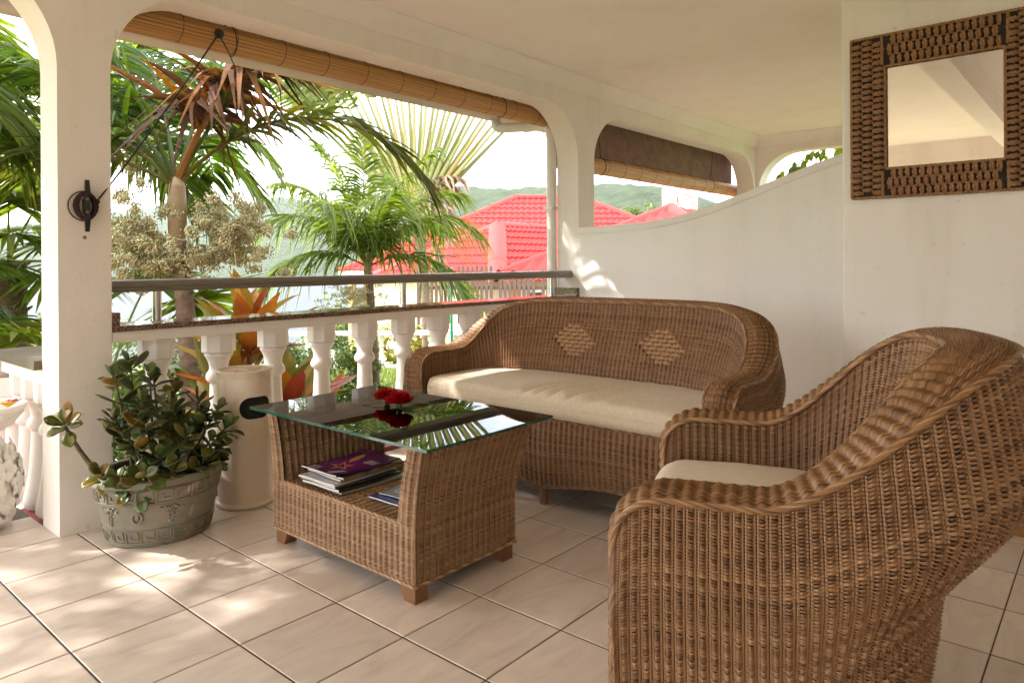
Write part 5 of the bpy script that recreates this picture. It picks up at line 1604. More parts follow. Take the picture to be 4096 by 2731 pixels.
Z = -27 + Hh*prof_*(1-.35*back)*(1 + .30*ridge*np.sin(PI*np.clip(q, 0, 1))) + 9*(fbm(X/38, Y/38, 3, 8)-.5)*np.clip(q*4, 0, 1) + 5.0*(fbm(X/13, Y/13, 2, 77)-.5)*np.clip(q*4, 0, 1)
P = np.stack([X, Y, Z], -1)
hill_m = simple('forest_hill', (.045, .062, .020), .95, col2=(.014, .026, .009), spec=.1, nscale=.05, bump=1.0, bscale=.09, bdist=6.0)
b = MB(); b.grid(P, flip=True); struct(b.build('hills', hill_m, smooth=True))

# ---------------------------------------------------------------- palms
bark_m = simple('palm_bark', (.23, .16, .11), .9, col2=(.12, .08, .055), nscale=14, bump=.8, bscale=40, bdist=.01)
shaft_m = simple('crown_shaft', (.36, .27, .15), .6, col2=(.24, .15, .07), nscale=6, bump=.2, bscale=30)
G1 = leafmat('palm_green', [(.017, .042, .005), (.034, .072, .008), (.063, .105, .013), (.11, .145, .025)], .38, .5, scale=1.5)
G2 = leafmat('palm_bright', [(.040, .074, .008), (.078, .125, .014), (.135, .180, .024), (.22, .24, .05)], .36, .5, scale=1.5)
G3 = leafmat('palm_olive', [(.028, .042, .006), (.058, .075, .010), (.10, .11, .018), (.19, .14, .02)], .42, .42, scale=1.5)
BR_ = leafmat('palm_brown', [(.026, .010, .004), (.060, .024, .009), (.12, .046, .013), (.32, .13, .018)], .75, .2, scale=2)
STRAW = leafmat('palm_straw', [(.22, .15, .10), (.34, .25, .18), (.46, .37, .29)], .8, .2, scale=3)
def rachis_path(p0, d0, L_, droop, n=26):
    p = [A(*p0)]; d = nrm(A(*d0)); st_ = L_/(n-1)
    for i in range(n-1):
        p.append(p[-1] + d*st_); d = nrm(d + A(0, 0, -1)*droop*st_*(1.0 + .8*i/n))
    return np.array(p)
def frond(parent, p0, d0, L_, droop, nl, ll, lw, mat, seed, bare=.18, hang=.9, lift=.25, rr=.016, rach=None, fold=0.35, curl=0.0):
    q = np.random.default_rng(seed)
    P = rachis_path(p0, d0, L_, droop); n = len(P)
    T = nrm(np.gradient(P, axis=0))
    b = MB(); b.tube(P, np.linspace(rr, rr*.18, n), 6, rnd=.9)
    t = bare + (1-bare)*(np.arange(nl) + .5)/nl
    V, F, Rn = [], [], []
    for side in (-1, 1):
        f = t*(n-1); i = np.minimum(f.astype(int), n-2); w = (f-i)[:, None]
        c = P[i]*(1-w) + P[i+1]*w; tg = nrm(T[i]*(1-w) + T[i+1]*w)
        upv = nrm(A(0, 0, 1) - tg*tg[:, 2:3] + 1e-6); lat = np.cross(tg, upv)*side
        prof = np.sin(PI*np.clip(.12 + .80*t, 0, 1))**.7
        Ll = ll*prof*q.uniform(.82, 1.12, nl)
        fw = .55 + .9*t**2 + q.normal(0, .10, nl)
        dr = nrm(lat + tg*fw[:, None] + upv*(lift + q.normal(0, .12, nl))[:, None])
        sN = 5
        s = np.linspace(0, 1, sN)
        hg = hang*q.uniform(.6, 1.5, nl)
        pts = c[:, None, :] + dr[:, None, :]*(Ll[:, None]*s)[..., None] + A(0, 0, -1)*(Ll[:, None]*hg[:, None]*.5*s**2)[..., None]
        if curl:
            pts = pts + (q.normal(0, 1, (nl, 3))*curl)[:, None, :]*(s**2)[None, :, None]*Ll[:, None, None]
        wv = nrm(np.cross(dr, upv + tg*.3*side))
        tw = q.normal(0, .5, nl); wv = nrm(wv*np.cos(tw)[:, None] + np.cross(dr, wv)*np.sin(tw)[:, None])
        wd = lw*A(.35, 1.0, .95, .6, .06)*.5
        up2 = np.cross(wv, dr)
        a_ = pts - wv[:, None, :]*wd[None, :, None] + up2[:, None, :]*(wd*fold)[None, :, None]
        c_ = pts + wv[:, None, :]*wd[None, :, None] + up2[:, None, :]*(wd*fold)[None, :, None]
        V3 = np.stack([a_, pts, c_], 2)                     # nl x sN x 3 x 3
        off = b.n
        bi = np.arange(nl)[:, None, None]*sN*3 + np.arange(sN-1)[None, :, None]*3 + np.arange(2)[None, None, :]
        Fq = np.stack([bi, bi+1, bi+4, bi+3], -1).reshape(-1, 4)
        b.add(V3.reshape(-1, 3), Fq, np.repeat(np.clip(q.normal(.5, .22, nl), 0, 1), sN*3))
    return b.build('frond', mat, parent, smooth=False, rnd_attr=True)
def rdir(az_, el): return (right*math.cos(az_)*math.cos(el) + fwd*math.sin(az_)*math.cos(el) + Vector((0, 0, math.sin(el))))
def trunk_mesh(parent, pts, rads, rings, mat, name='trunk', rough=.006, n=14):
    pts = np.asarray(pts, float); d = np.concatenate([[0], np.cumsum(np.linalg.norm(np.diff(pts, axis=0), axis=1))])
    s = np.linspace(0, d[-1], max(10, rings*3)); p = np.stack([np.interp(s, d, pts[:, k]) for k in range(3)], -1); r = np.interp(s, d, rads)
    r = r + rough*(np.arange(len(s)) % 3 == 0) + rough*.4*rng.standard_normal(len(s))
    b = MB(); b.tube(p, r, n); return b.build(name, mat, parent, smooth=True)
def seeds(parent, c, size, n, mat, seed, down_=.5):
    q = np.random.default_rng(seed); b = MB()
    c = A(*c)
    for k in range(26):
        e = c + q.normal(0, 1, 3)*A(*size)*.75 + A(0, 0, -down_*size[2]*q.random())
        mid = (c + e)/2 + A(0, 0, .25*size[2]); u = np.linspace(0, 1, 7)[:, None]
        p = (A(0, 0, .2*size[2]) + c)*(1-u)**2 + 2*mid*u*(1-u) + e*u*u
        b.tube(p, np.linspace(.006, .002, 7), 4, rnd=.4)
    pts = c + q.normal(0, 1, (n, 3))*A(*size)*.55
    cl = c + q.normal(0, 1, (80, 3))*A(*size)*.70
    pts = cl[q.integers(0, 80, n)] + q.normal(0, 1, (n, 3))*A(*size)*.12
    r = q.uniform(.005, .0105, n)
    oc = np.array([(1,0,0),(0,1,0),(-1,0,0),(0,-1,0),(0,0,1.3),(0,0,-1.3)])
    Vv = pts[:, None, :] + oc[None]*r[:, None, None]
    fi = np.array([(0,1,4,4),(1,2,4,4),(2,3,4,4),(3,0,4,4),(1,0,5,5),(2,1,5,5),(3,2,5,5),(0,3,5,5)])
    b2 = MB(); tri = [(int(f[0]+6*k), int(f[1]+6*k), int(f[2]+6*k)) for k in range(n) for f in fi]
    b2.add(Vv.reshape(-1, 3), tri, np.repeat(q.random(n), 6))
    o = b.build('fruit_stalk', mat, parent, rnd_attr=True); 
    o2 = b2.build('fruit_cluster', mat, parent, smooth=True, rnd_attr=True); struct(o2, 'stuff')
SEED = leafmat('palm_fruit', [(.40, .34, .17), (.56, .50, .28), (.70, .64, .40), (.58, .61, .33)], .6, .1, scale=8)

# palm just outside the arch, with fruit and one dying frond
p1 = thing('palm_tree', 'palm close to the large arch with tan fruit clusters and one dying brown frond', 'palm', (2.52, 5.50, -.62))
trunk_mesh(p1, [(2.56, 5.44, -.62), (2.53, 5.48, .3), (2.485, 5.555, 1.30)], [.088, .075, .064], 34, bark_m, rough=.004)
b = MB(); b.lathe([(.060, 1.28), (.066, 1.36), (.070, 1.50), (.066, 1.64), (.060, 1.715), (.062, 1.728), (.054, 1.735), (.045, 1.78), (.0, 1.81)], (2.475, 5.565, 0), 18, cap=False); b.build('crown_shaft', shaft_m, p1, smooth=True)
c0 = (2.47, 5.57, 1.72)
spec_ = [ # azimuth (0 = right, pi/2 = away), elevation, length, droop, material
 (PI*.95, 1.05, 2.1, .62, G1), (PI*1.03, .55, 1.9, .55, G3), (PI*.72, 1.15, 2.2, .5, G1), (.12, .86, 2.35, .72, G3), (.30, 1.15, 2.3, .55, G1), 
 (PI*.45, 1.2, 2.2, .45, G1), (PI*1.25, .95, 1.9, .6, G1), (PI*.58, .8, 2.1, .6, G1), (PI*1.1, 1.25, 2.1, .5, G1), (PI*.88, .75, 2.0, .65, G3)]
for k, (a_, e_, L_, dr_, mt) in enumerate(spec_):
    frond(p1, c0, rdir(a_, e_), L_, dr_, 44, .62, .042, mt, 100+k, bare=.22, hang=.85, rr=.020)
frond(p1, c0, rdir(-.15, 1.20), 1.30, .75, 60, .88, .052, BR_, 140, bare=.36, hang=1.6, rr=.034, lift=.35, curl=.30)
seeds(p1, (2.22, 5.74, 1.28), (.20, .20, .21), 8500, SEED, 3)
seeds(p1, (2.36, 5.56, 1.12), (.16, .12, .08), 1800, SEED, 4)
seeds(p1, (2.80, 5.34, 1.36), (.22, .24, .18), 8500, SEED, 5)
seeds(p1, (2.60, 5.42, 1.15), (.13, .12, .09), 1200, SEED, 6)

# young palm in the middle of the lawn
p2 = thing('palm_tree', 'young bright green palm with a slim trunk in the middle of the lawn', 'palm', (6.19, 7.84, -.62))
trunk_mesh(p2, [(6.19, 7.84, -.65), (6.17, 7.87, .3), (6.14, 7.90, .98)], [.072, .058, .050], 34, bark_m, rough=.003)
b = MB(); b.lathe([(.05, .95), (.058, 1.0), (.052, 1.10), (.04, 1.2), (0, 1.3)], (6.13, 7.91, 0), 12, cap=False); b.build('crown_shaft', shaft_m, p2, smooth=True)
c0 = (6.13, 7.91, 1.06)
for k, (a_, e_, L_, dr_) in enumerate([(PI*.90, 1.32, 2.0, .42), (.10, 1.28, 1.95, .48), (PI*.97, 1.0, 1.85, .75), (.05, 1.0, 1.85, .8), (PI*1.08, .55, 1.65, .85), (-.15, .50, 1.65, .9), (PI*.5, 1.2, 1.9, .5),
                                        (PI*1.4, 1.1, 1.5, .8), (-PI*.35, 1.1, 1.6, .7), (PI*.70, .95, 1.8, .65), (PI*.3, .9, 1.8, .65), (PI*1.5, 1.4, 1.9, .35), (PI*.95, 1.15, 1.9, .6), (.2, 1.15, 1.8, .7)]):
    frond(p2, c0, rdir(a_, e_), L_, dr_, 60, .74, .036, G2, 200+k, bare=.14, hang=1.6, rr=.015, lift=.35, curl=.15)
seeds(p2, (5.95, 7.93, .66), (.24, .20, .13), 2200, SEED, 13)

# traveller's fan
p3 = thing('fan_tree', 'tall tree whose pale stalks spread in one flat fan', 'tree', (9.53, 10.39, -.9))
trunk_mesh(p3, [(9.52, 10.41, -.95), (9.49, 10.44, .6), (9.40, 10.54, 2.0)], [.10, .092, .11], 40, bark_m, rough=.004)
stalk_m = leafmat('fan_stalk', [(.20, .22, .07), (.30, .31, .11), (.36, .35, .15), (.33, .27, .08)], .5, .12, scale=1)
F0 = A(9.37, 10.57, 2.0)
qq = random.Random(8)
NS = 31
for k in range(NS):
    a_ = R(-43) + R(86)*k/(NS-1); L_ = 2.6 + .12*math.sin(k*1.9)
    d_ = A(*right)*math.sin(a_) + A(0, 0, 1)*math.cos(a_) + A(*fwd)*(.03*(-1)**k)
    st_ = F0 + A(*right)*(.055*(k-(NS-1)/2)/9) + A(*fwd)*(.03*(-1)**k)
    u = np.linspace(0, 1, 10)
    pth = st_ + d_[None]*(u*L_)[:, None] + A(*right)[None]*(math.sin(a_)*.10*u**2)[:, None]
    b = MB(); b.tube(pth, np.interp(u, [0, .45, 1], [.062, .046, .024]), 7, rnd=qq.random()); b.build('stalk', stalk_m, p3, smooth=True, rnd_attr=True)
    # torn paddle blade at the end of the stalk
    tip = pth[-1]; b = MB(); n_ = 22
    for j in range(n_):
        for sd_ in (-1, 1):
            u0 = j/n_; c_ = tip + d_*(1.5*u0); out_ = nrm(A(*right)*math.cos(a_)*sd_ - A(0, 0, 1)*math.sin(a_)*sd_ + d_*.5 + A(*fwd)*qq.uniform(-.25, .25)); w_ = .34*math.sin(PI*(.1+.85*u0))
            e1 = c_ + out_*w_ - A(0, 0, .10*qq.random()); e2 = e1 + d_*.055
            b.add([c_, c_ + d_*.068, e2, e1], np.array([[0, 1, 2, 3]]), qq.random())
    b.tube(np.array([tip, tip + d_*1.5]), [.026, .006], 5, rnd=.7)
    b.build('blade', G2, p3, rnd_attr=True)
for k in range(9):     # dry hanging leaves on the right and below the fan
    a_ = R(62) + k*R(6); L_ = qq.uniform(.5, 1.0)
    p0_ = F0 + A(*right)*.12*qq.random() + A(0, 0, .55 - .07*k)
    frond(p3, p0_, rdir(-.1 + qq.uniform(-.4, .4), .75-.10*k), L_, 1.1, 16, .42, .07, STRAW, 330+k, bare=.15, hang=1.6, rr=.03, curl=.2)
frond(p3, F0+A(0, 0, .1), rdir(PI*.98, .3), .8, 1.8, 14, .4, .06, STRAW, 345, bare=.2, hang=1.8, rr=.03)
frond(p3, F0+A(0, 0, -.4), rdir(-.1, .2), .9, 3.2, 26, .34, .09, STRAW, 346, bare=.45, hang=2.0, rr=.02, curl=.25)

# palms to the left
p4 = thing('palm_tree', 'large dark palm whose fronds fill the corner above the fruit clusters', 'palm', tuple(Vw(-5.0, 8.0, -.7)))
b0 = Vw(-5.0, 8.0, 0)
trunk_mesh(p4, [b0 + A(0, 0, -.7), b0 + A(0, 0, 1.0), b0 + A(0, 0, 2.3)], [.13, .11, .10], 40, bark_m)
for k, (a_, e_, L_, dr_) in enumerate([(.05, 1.0, 2.5, .5), (.0, .55, 2.4, .55), (-.25, .2, 2.2, .5), (.3, 1.2, 2.6, .45), (PI*.5, 1.0, 2.5, .5), (PI, .9, 2.5, .5), (PI*1.1, .5, 2.4, .5), (-PI*.4, .8, 2.4, .5), (PI*.75, .6, 2.4, .5), (.15, .8, 2.6, .6), (-.15, 1.25, 2.6, .5), (-.5, .55, 2.4, .6)]):
    frond(p4, b0 + A(0, 0, 2.3), rdir(a_, e_), L_, dr_, 50, .75, .055, G2, 400+k, bare=.15, hang=.9, rr=.022)
p5 = thing('palm_tree', 'palm with long arching leaves seen at the top of the left opening', 'palm', tuple(Vw(-5.4, 5.6, -.62)))
b0 = Vw(-5.4, 5.6, 0)
trunk_mesh(p5, [b0 + A(0, 0, -.62), b0 + A(0, 0, 1.0), b0 + A(0, 0, 2.75)], [.11, .09, .08], 40, bark_m)
for k, (a_, e_, L_, dr_) in enumerate([(.0, .9, 2.4, .65), (.25, .5, 2.2, .6), (-.3, .5, 2.2, .7), (.1, .1, 1.7, .6), (PI*.5, .9, 2.3, .5), (PI*.8, .6, 2.3, .5), (PI, .9, 2.3, .5), (PI*1.2, .6, 2.3, .5), (-PI*.4, .8, 2.4, .55), (-PI*.2, 1.1, 2.4, .55), (.5, 1.1, 2.4, .5), (-.15, .25, 1.8, .7)]):
    frond(p5, b0 + A(0, 0, 2.75), rdir(a_, e_), L_, dr_, 42, .70, .05, G2, 430+k, bare=.18, hang=1.0, rr=.02)
# shading palms standing left of the view, towards the sun
p6 = thing('palm_tree', 'tall palm standing left of the steps', 'palm', (-1.6, 6.3, -.62))
trunk_mesh(p6, [(-1.6, 6.3, -.62), (-1.65, 6.35, 2.0), (-1.7, 6.4, 3.6)], [.12, .10, .09], 40, bark_m)
for k in range(11):
    frond(p6, (-1.7, 6.4, 3.6), rdir(k*.571, .35 + .35*(k % 3)), 2.3, .55, 40, .7, .05, G1, 460+k, bare=.18, hang=.9, rr=.02)
# stout fan palm with a rough trunk
p7 = thing('fan_palm', 'stout fan palm with a rough brown trunk beyond the steps', 'palm', (2.22, 8.93, -.7))
q = np.random.default_rng(9)
trunk_mesh(p7, [(2.23, 8.93, -.7), (2.21, 8.93, .5), (2.20, 8.94, 1.15)], [.15, .15, .16], 36, bark_m, rough=.012)
b = MB()
for k in range(150):
    a_ = q.uniform(0, 2*PI); z_ = q.uniform(-.4, 1.15); c_ = A(2.21 + .15*math.cos(a_), 8.93 + .15*math.sin(a_), z_); o_ = A(math.cos(a_), math.sin(a_), .7)
    b.tube([c_, c_ + o_*.05], [.02, .008], 4)
struct(b.build('leaf_stub', bark_m, p7), 'stuff')
def fan_leaf(parent, p0, d0, stalk, rad, mat, seed, droop=.5):
    q = np.random.default_rng(seed); P = rachis_path(p0, d0, stalk, droop, 10); d = nrm(P[-1]-P[-2]); b = MB()
    b.tube(P, np.linspace(.016, .010, 10), 5, rnd=.8)
    up = nrm(A(0, 0, 1) - d*d[2]); lat = np.cross(d, up); n = 34
    for k in range(n):
        a_ = (k/(n-1) - .5)*R(250); dr = d*math.cos(a_) + lat*math.sin(a_)
        L_ = rad*q.uniform(.85, 1.05); s = A(0, .35, .7, 1.0)
        pt = P[-1] + dr[None]*(L_*s)[:, None] + A(0, 0, -1)*(L_*.35*s**2*q.uniform(.5, 1.6))[:, None]
        wv = nrm(np.cross(dr, up)); wd = L_*A(.01, .045, .035, .003)
        a1 = pt - wv*wd[:, None] + up*(.3*wd)[:, None]; a2 = pt + wv*wd[:, None] + up*(.3*wd)[:, None]
        b.grid(np.stack([a1, pt, a2], 1), rnd=float(np.clip(q.normal(.5, .2), 0, 1)))
    return b.build('fan_leaf', mat, parent, rnd_attr=True)
for k, (a_, e_, st2, rd2) in enumerate([(-.2, .5, .7, .75), (.3, .1, .6, .7), (PI, .4, .7, .7), (PI*.6, .7, .8, .7), (-PI*.45, .2, .6, .7), (-.9, .55, .7, .7), (-PI*.7, .0, .6, .7), (.1, -.25, .45, .65), (PI*1.2, .3, .6, .7), (-PI*.3, .9, .9, .75), (-.4, 1.0, .9, .7)]):
    fan_leaf(p7, (2.20, 8.94, 1.15), rdir(a_, e_), st2, rd2, G2, 500+k)
p8 = thing('fan_palm', 'low fan palm whose split leaves show just above the handrail beside the column', 'palm', (2.35, 6.9, -.62))
for k, (a_, e_, st2, rd2) in enumerate([(-.3, 1.0, 1.5, .75), (.2, .9, 1.4, .7), (PI*.9, .9, 1.4, .7), (-PI*.5, .9, 1.3, .7), (.0, .55, 1.25, .65), (PI*.5, 1.1, 1.6, .7), (-.6, .7, 1.2, .7)]):
    fan_leaf(p8, (2.35, 6.9, -.3), rdir(a_, e_), st2, rd2, G2, 520+k, .35)
b = MB(); b.tube([(2.35, 6.9, -.62), (2.35, 6.9, -.25)], [.10, .12], 10); b.build('trunk', bark_m, p8)

# ---------------------------------------------------------------- coloured-leaf shrubs outside the balustrade
CD = leafmat('cordyline_leaf', [(.12, .14, .03), (.27, .20, .03), (.40, .22, .035), (.34, .12, .03), (.30, .06, .035)], .42, .25, per_object=True, scale=16)
def lance(L_, W_, bend, seed):
    b = MB(); u = np.linspace(0, 1, 10)
    w = W_*np.sin(PI*u**.8)**.85*.5 + .006*(1-u); P = []
    for k, t in enumerate(u):
        x = L_*(t - .15*bend*t**2); z = -bend*L_*.5*t**2.2
        P.append([(x, s*w[k]*(1 + .06*math.sin(t*23 + 3*s + seed)), z + (.34*abs(s) + .10*abs(s)*math.sin(t*17 + seed + 4*s))*w[k]) for s in (-1, -.5, 0, .5, 1)])
    b.grid(np.array(P)); o = b.build('leaf', CD, smooth=True); me = o.data; bpy.data.objects.remove(o); return me
LN = [lance(.52, .14, .3, 0), lance(.48, .115, .7, 1), lance(.56, .15, .1, 2), lance(.46, .07, .9, 3)]
def cordyline(label, base, heads, seed, meshes=(0, 1, 2)):
    q = random.Random(seed)
    t = thing('cordyline', label, 'plant', base)
    for (hx, hy, hz, n, s, sp) in heads:
        b = MB(); u = np.linspace(0, 1, 6)[:, None]; p = A(*base)*(1-u) + A(hx, hy, hz)*u; b.tube(p, .014, 6); b.build('stem', simple('cord_stem', (.25, .06, .04), .6), t)
        for k in range(n):
            a_ = k*2.4 + seed; el = 1.35 - sp*(k/n)
            d = Vector((math.cos(a_)*math.cos(el), math.sin(a_)*math.cos(el), math.sin(el))); y = Vector((0, 0, 1)).cross(d).normalized(); z = d.cross(y)
            sc_ = s*q.uniform(.8, 1.1)
            inst(LN[meshes[q.randrange(len(meshes))]], 'leaf', t, frame(Vector((hx, hy, hz - .10*(k/n))) - Vector(base), d, y, z, (sc_, sc_, sc_)))
cordyline('tall cordyline with big orange and yellow leaves rising behind the handrail', (2.40, 4.32, -.62), [(2.37, 4.30, .60, 16, 1.05, 1.15), (2.30, 4.36, .36, 9, 1.0, 1.0)], 3)
cordyline('lower cordyline with broad yellow and orange leaves seen between the balusters', (2.30, 4.30, -.62), [(2.25, 4.38, .10, 12, 1.1, 1.0), (2.72, 4.40, .12, 12, 1.1, 1.0)], 5)
cordyline('drooping green and orange cordyline lowest behind the balusters', (2.95, 4.62, -.62), [(2.86, 4.52, -.02, 13, 1.05, 1.3), (3.20, 4.68, -.06, 10, 1.0, 1.2)], 8, (0, 1, 3))
cordyline('thin bronze spiky cordyline to the right of the others', (3.55, 5.0, -.62), [(3.50, 4.98, -.18, 12, .8, 1.2)], 11, (3, 3, 1))

# ---------------------------------------------------------------- shrubs and trees made of many leaves
def leaf_cloud(center, size, n, ls, seed, clumps=30, flat=.6):
    q = np.random.default_rng(seed)
    cl = q.normal(0, 1, (clumps, 3)); cl = nrm(cl)*(q.uniform(.35, 1.0, clumps)[:, None]**.5)
    cr = q.uniform(.16, .36, clumps)
    k = q.integers(0, clumps, n)
    dv = nrm(q.normal(0, 1, (n, 3))); pos = cl[k] + dv*(cr[k]*q.uniform(.55, 1.0, n))[:, None]
    pos = A(*center) + pos*A(*size)
    nn = nrm(dv + q.normal(0, .5, (n, 3)) + A(0, 0, flat)); ax = nrm(np.cross(nn, q.normal(0, 1, (n, 3)))); bx = np.cross(nn, ax)
    L_ = ls*q.uniform(.6, 1.2, n)[:, None]
    Vv = np.stack([pos - ax*L_*.5, pos + bx*L_*.28 + nn*L_*.06, pos + ax*L_*.5, pos - bx*L_*.28 + nn*L_*.06], 1)
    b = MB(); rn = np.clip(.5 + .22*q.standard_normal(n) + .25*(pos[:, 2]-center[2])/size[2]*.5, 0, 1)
    b.add(Vv.reshape(-1, 3), np.arange(4*n).reshape(-1, 4), np.repeat(rn, 4)); return b
SH1 = leafmat('shrub_leaf', [(.025, .055, .010), (.05, .09, .015), (.10, .14, .025), (.17, .19, .04)], .4, .35)
SH2 = leafmat('croton_leaf', [(.07, .11, .012), (.16, .19, .02), (.32, .28, .02), (.45, .34, .02)], .4, .35)
SH3 = leafmat('far_leaf', [(.03, .06, .018), (.05, .09, .025), (.085, .125, .035)], .6, .3)
def shrub(name, label, cat, base, top_z, size, n, ls, mat, seed, clumps=30, group=None):
    t = thing(name, label, cat, base, group)
    c = (base[0], base[1], top_z - size[2]*.9)
    q = random.Random(seed)
    for k in range(4):
        b = MB(); e = A(c[0]+q.uniform(-.6, .6)*size[0], c[1]+q.uniform(-.6, .6)*size[1], c[2]+q.uniform(-.2, .5)*size[2])
        b.tube(np.array([A(*base), A(*base)*.5 + e*.5 + A(0, 0, .08), e]), [.03*size[2]+.008, .02*size[2]+.006, .006], 6); b.build('trunk' if k == 0 else 'limb', bark_m, t)
    leaf_cloud(c, size, n, ls, seed, clumps).build('crown', mat, t, rnd_attr=True)
    return t
shrub('hibiscus_bush', 'dark green hibiscus bush with a few pink blooms behind the middle balusters', 'bush', (5.35, 8.05, -.65), .12, (.85, .85, .52), 4200, .075, SH1, 61)
shrub('garden_bush', 'green bush behind the balusters to the right of the pot', 'bush', (3.3, 7.6, -.65), .14, (.9, .8, .52), 3600, .075, SH1, 62)
shrub('garden_bush', 'low sunny bush right behind the leaning column plant', 'bush', (2.3, 6.1, -.65), .05, (.6, .5, .48), 2400, .07, SH1, 63)
shrub('croton_bush', 'yellow green croton bush beyond the stair balustrade', 'bush', (1.75, 7.6, -.7), .30, (.55, .6, .5), 2600, .075, SH2, 64)
shrub('croton_bush', 'small leafy green croton beside the stout palm trunk', 'bush', (2.62, 9.4, -.7), .42, (.45, .5, .4), 1800, .075, SH2, 65)
shrub('croton_bush', 'yellow croton low down at the very left edge', 'bush', (1.25, 6.9, -.7), .28, (.5, .5, .5), 2200, .08, SH2, 66)
shrub('garden_bush', 'feathery green bush behind the little garden balustrade', 'bush', (9.6, 11.6, -.9), -.05, (.9, .8, .5), 2600, .10, SH2, 67)
shrub('garden_bush', 'small bright bush by the picket fence above the sofa arm', 'bush', (9.6, 8.6, -.9), .12, (.28, .28, .5), 900, .09, SH2, 68)
for k, (lb, r_, d_, top, sz) in enumerate([
        ('rounded tree top in front of the sea, left one of the row', -6.2, 27, -.85, (2.0, 2.0, 1.9)), ('tall green tree beyond the lawn in front of the sea', -4.9, 24, -.15, (1.9, 1.9, 2.6)),
        ('dark tree beside the orange post of the far house', -3.5, 23, .05, (1.6, 1.6, 2.6)), ('lowest tree of the row against the sea', -8.6, 31, -1.9, (2.2, 2.2, 2.0)),
        ('tree far left on the slope above the sea', -13.0, 30, -1.2, (2.6, 2.6, 2.6)), ('tree on the slope beside the stout palm', -17.0, 28, -.8, (2.6, 2.6, 2.4))]):
    bb = Vw(r_, d_, float(ground_z(np.array(r_), np.array(d_)))); shrub('tree', lb, 'tree', tuple(bb), top, sz, 3600, .20, SH1 if k % 2 else SH3, 70+k, 36)
shrub('tree', 'round green tree between the red roofs in the farther arch', 'tree', (26.0, 15.4, -1.0), 3.45, (1.25, 1.25, 1.3), 4200, .16, SH1, 80, 40)
shrub('tree', 'leafy tree beyond the fence hidden mostly by the fan', 'tree', tuple(Vw(-2.2, 30, -1.3)), .3, (2.2, 2.2, 2.4), 3000, .22, SH3, 82, 36)
# climbing branch outside the end arch
vn = thing('climbing_vine', 'green leafy climber hanging in the end arch', 'vine', (8.9, 3.0, 2.6))
vl = leafmat('vine_leaf', [(.05, .09, .012), (.12, .17, .02), (.22, .24, .03)], .4, .45, per_object=True)
def heart():
    b = MB(); o_ = [(0, 0), (.02, .03), (.055, .038), (.085, .018), (.11, 0), (.085, -.018), (.055, -.038), (.02, -.03)]
    b.add([(.04, 0, .004)] + [(x, y, -.15*abs(y)) for x, y in o_], [(0, k+1, (k+1) % 8+1) for k in range(8)]); o = b.build('leaf', vl); me = o.data; bpy.data.objects.remove(o); return me
hm = heart(); q = random.Random(31)
pth = np.array([(8.95, 2.1, 2.62), (8.92, 2.6, 2.50), (8.9, 2.95, 2.34), (8.88, 3.14, 2.16), (8.87, 3.2, 1.95)])
b = MB(); b.tube(pth, .008, 6); b.build('stem', stemm, vn)
for k in range(64):
    u = q.random()**.8*4; i = min(3, int(u)); c_ = pth[i]*(1-(u-i)) + pth[i+1]*(u-i) + A(q.uniform(-.1, .1), q.uniform(-.09, .09), q.uniform(-.09, .05))
    d = Vector((q.uniform(-.6, .2), q.uniform(-.6, .6), -.7 - q.random())).normalized(); y = Vector((-1, .2, .3)).cross(d).normalized(); z = d.cross(y)
    s_ = q.uniform(.7, 1.25); inst(hm, 'leaf', vn, frame(Vector(c_) - Vector((8.9, 3.0, 2.6)), d, y, z, (s_, s_, s_)))

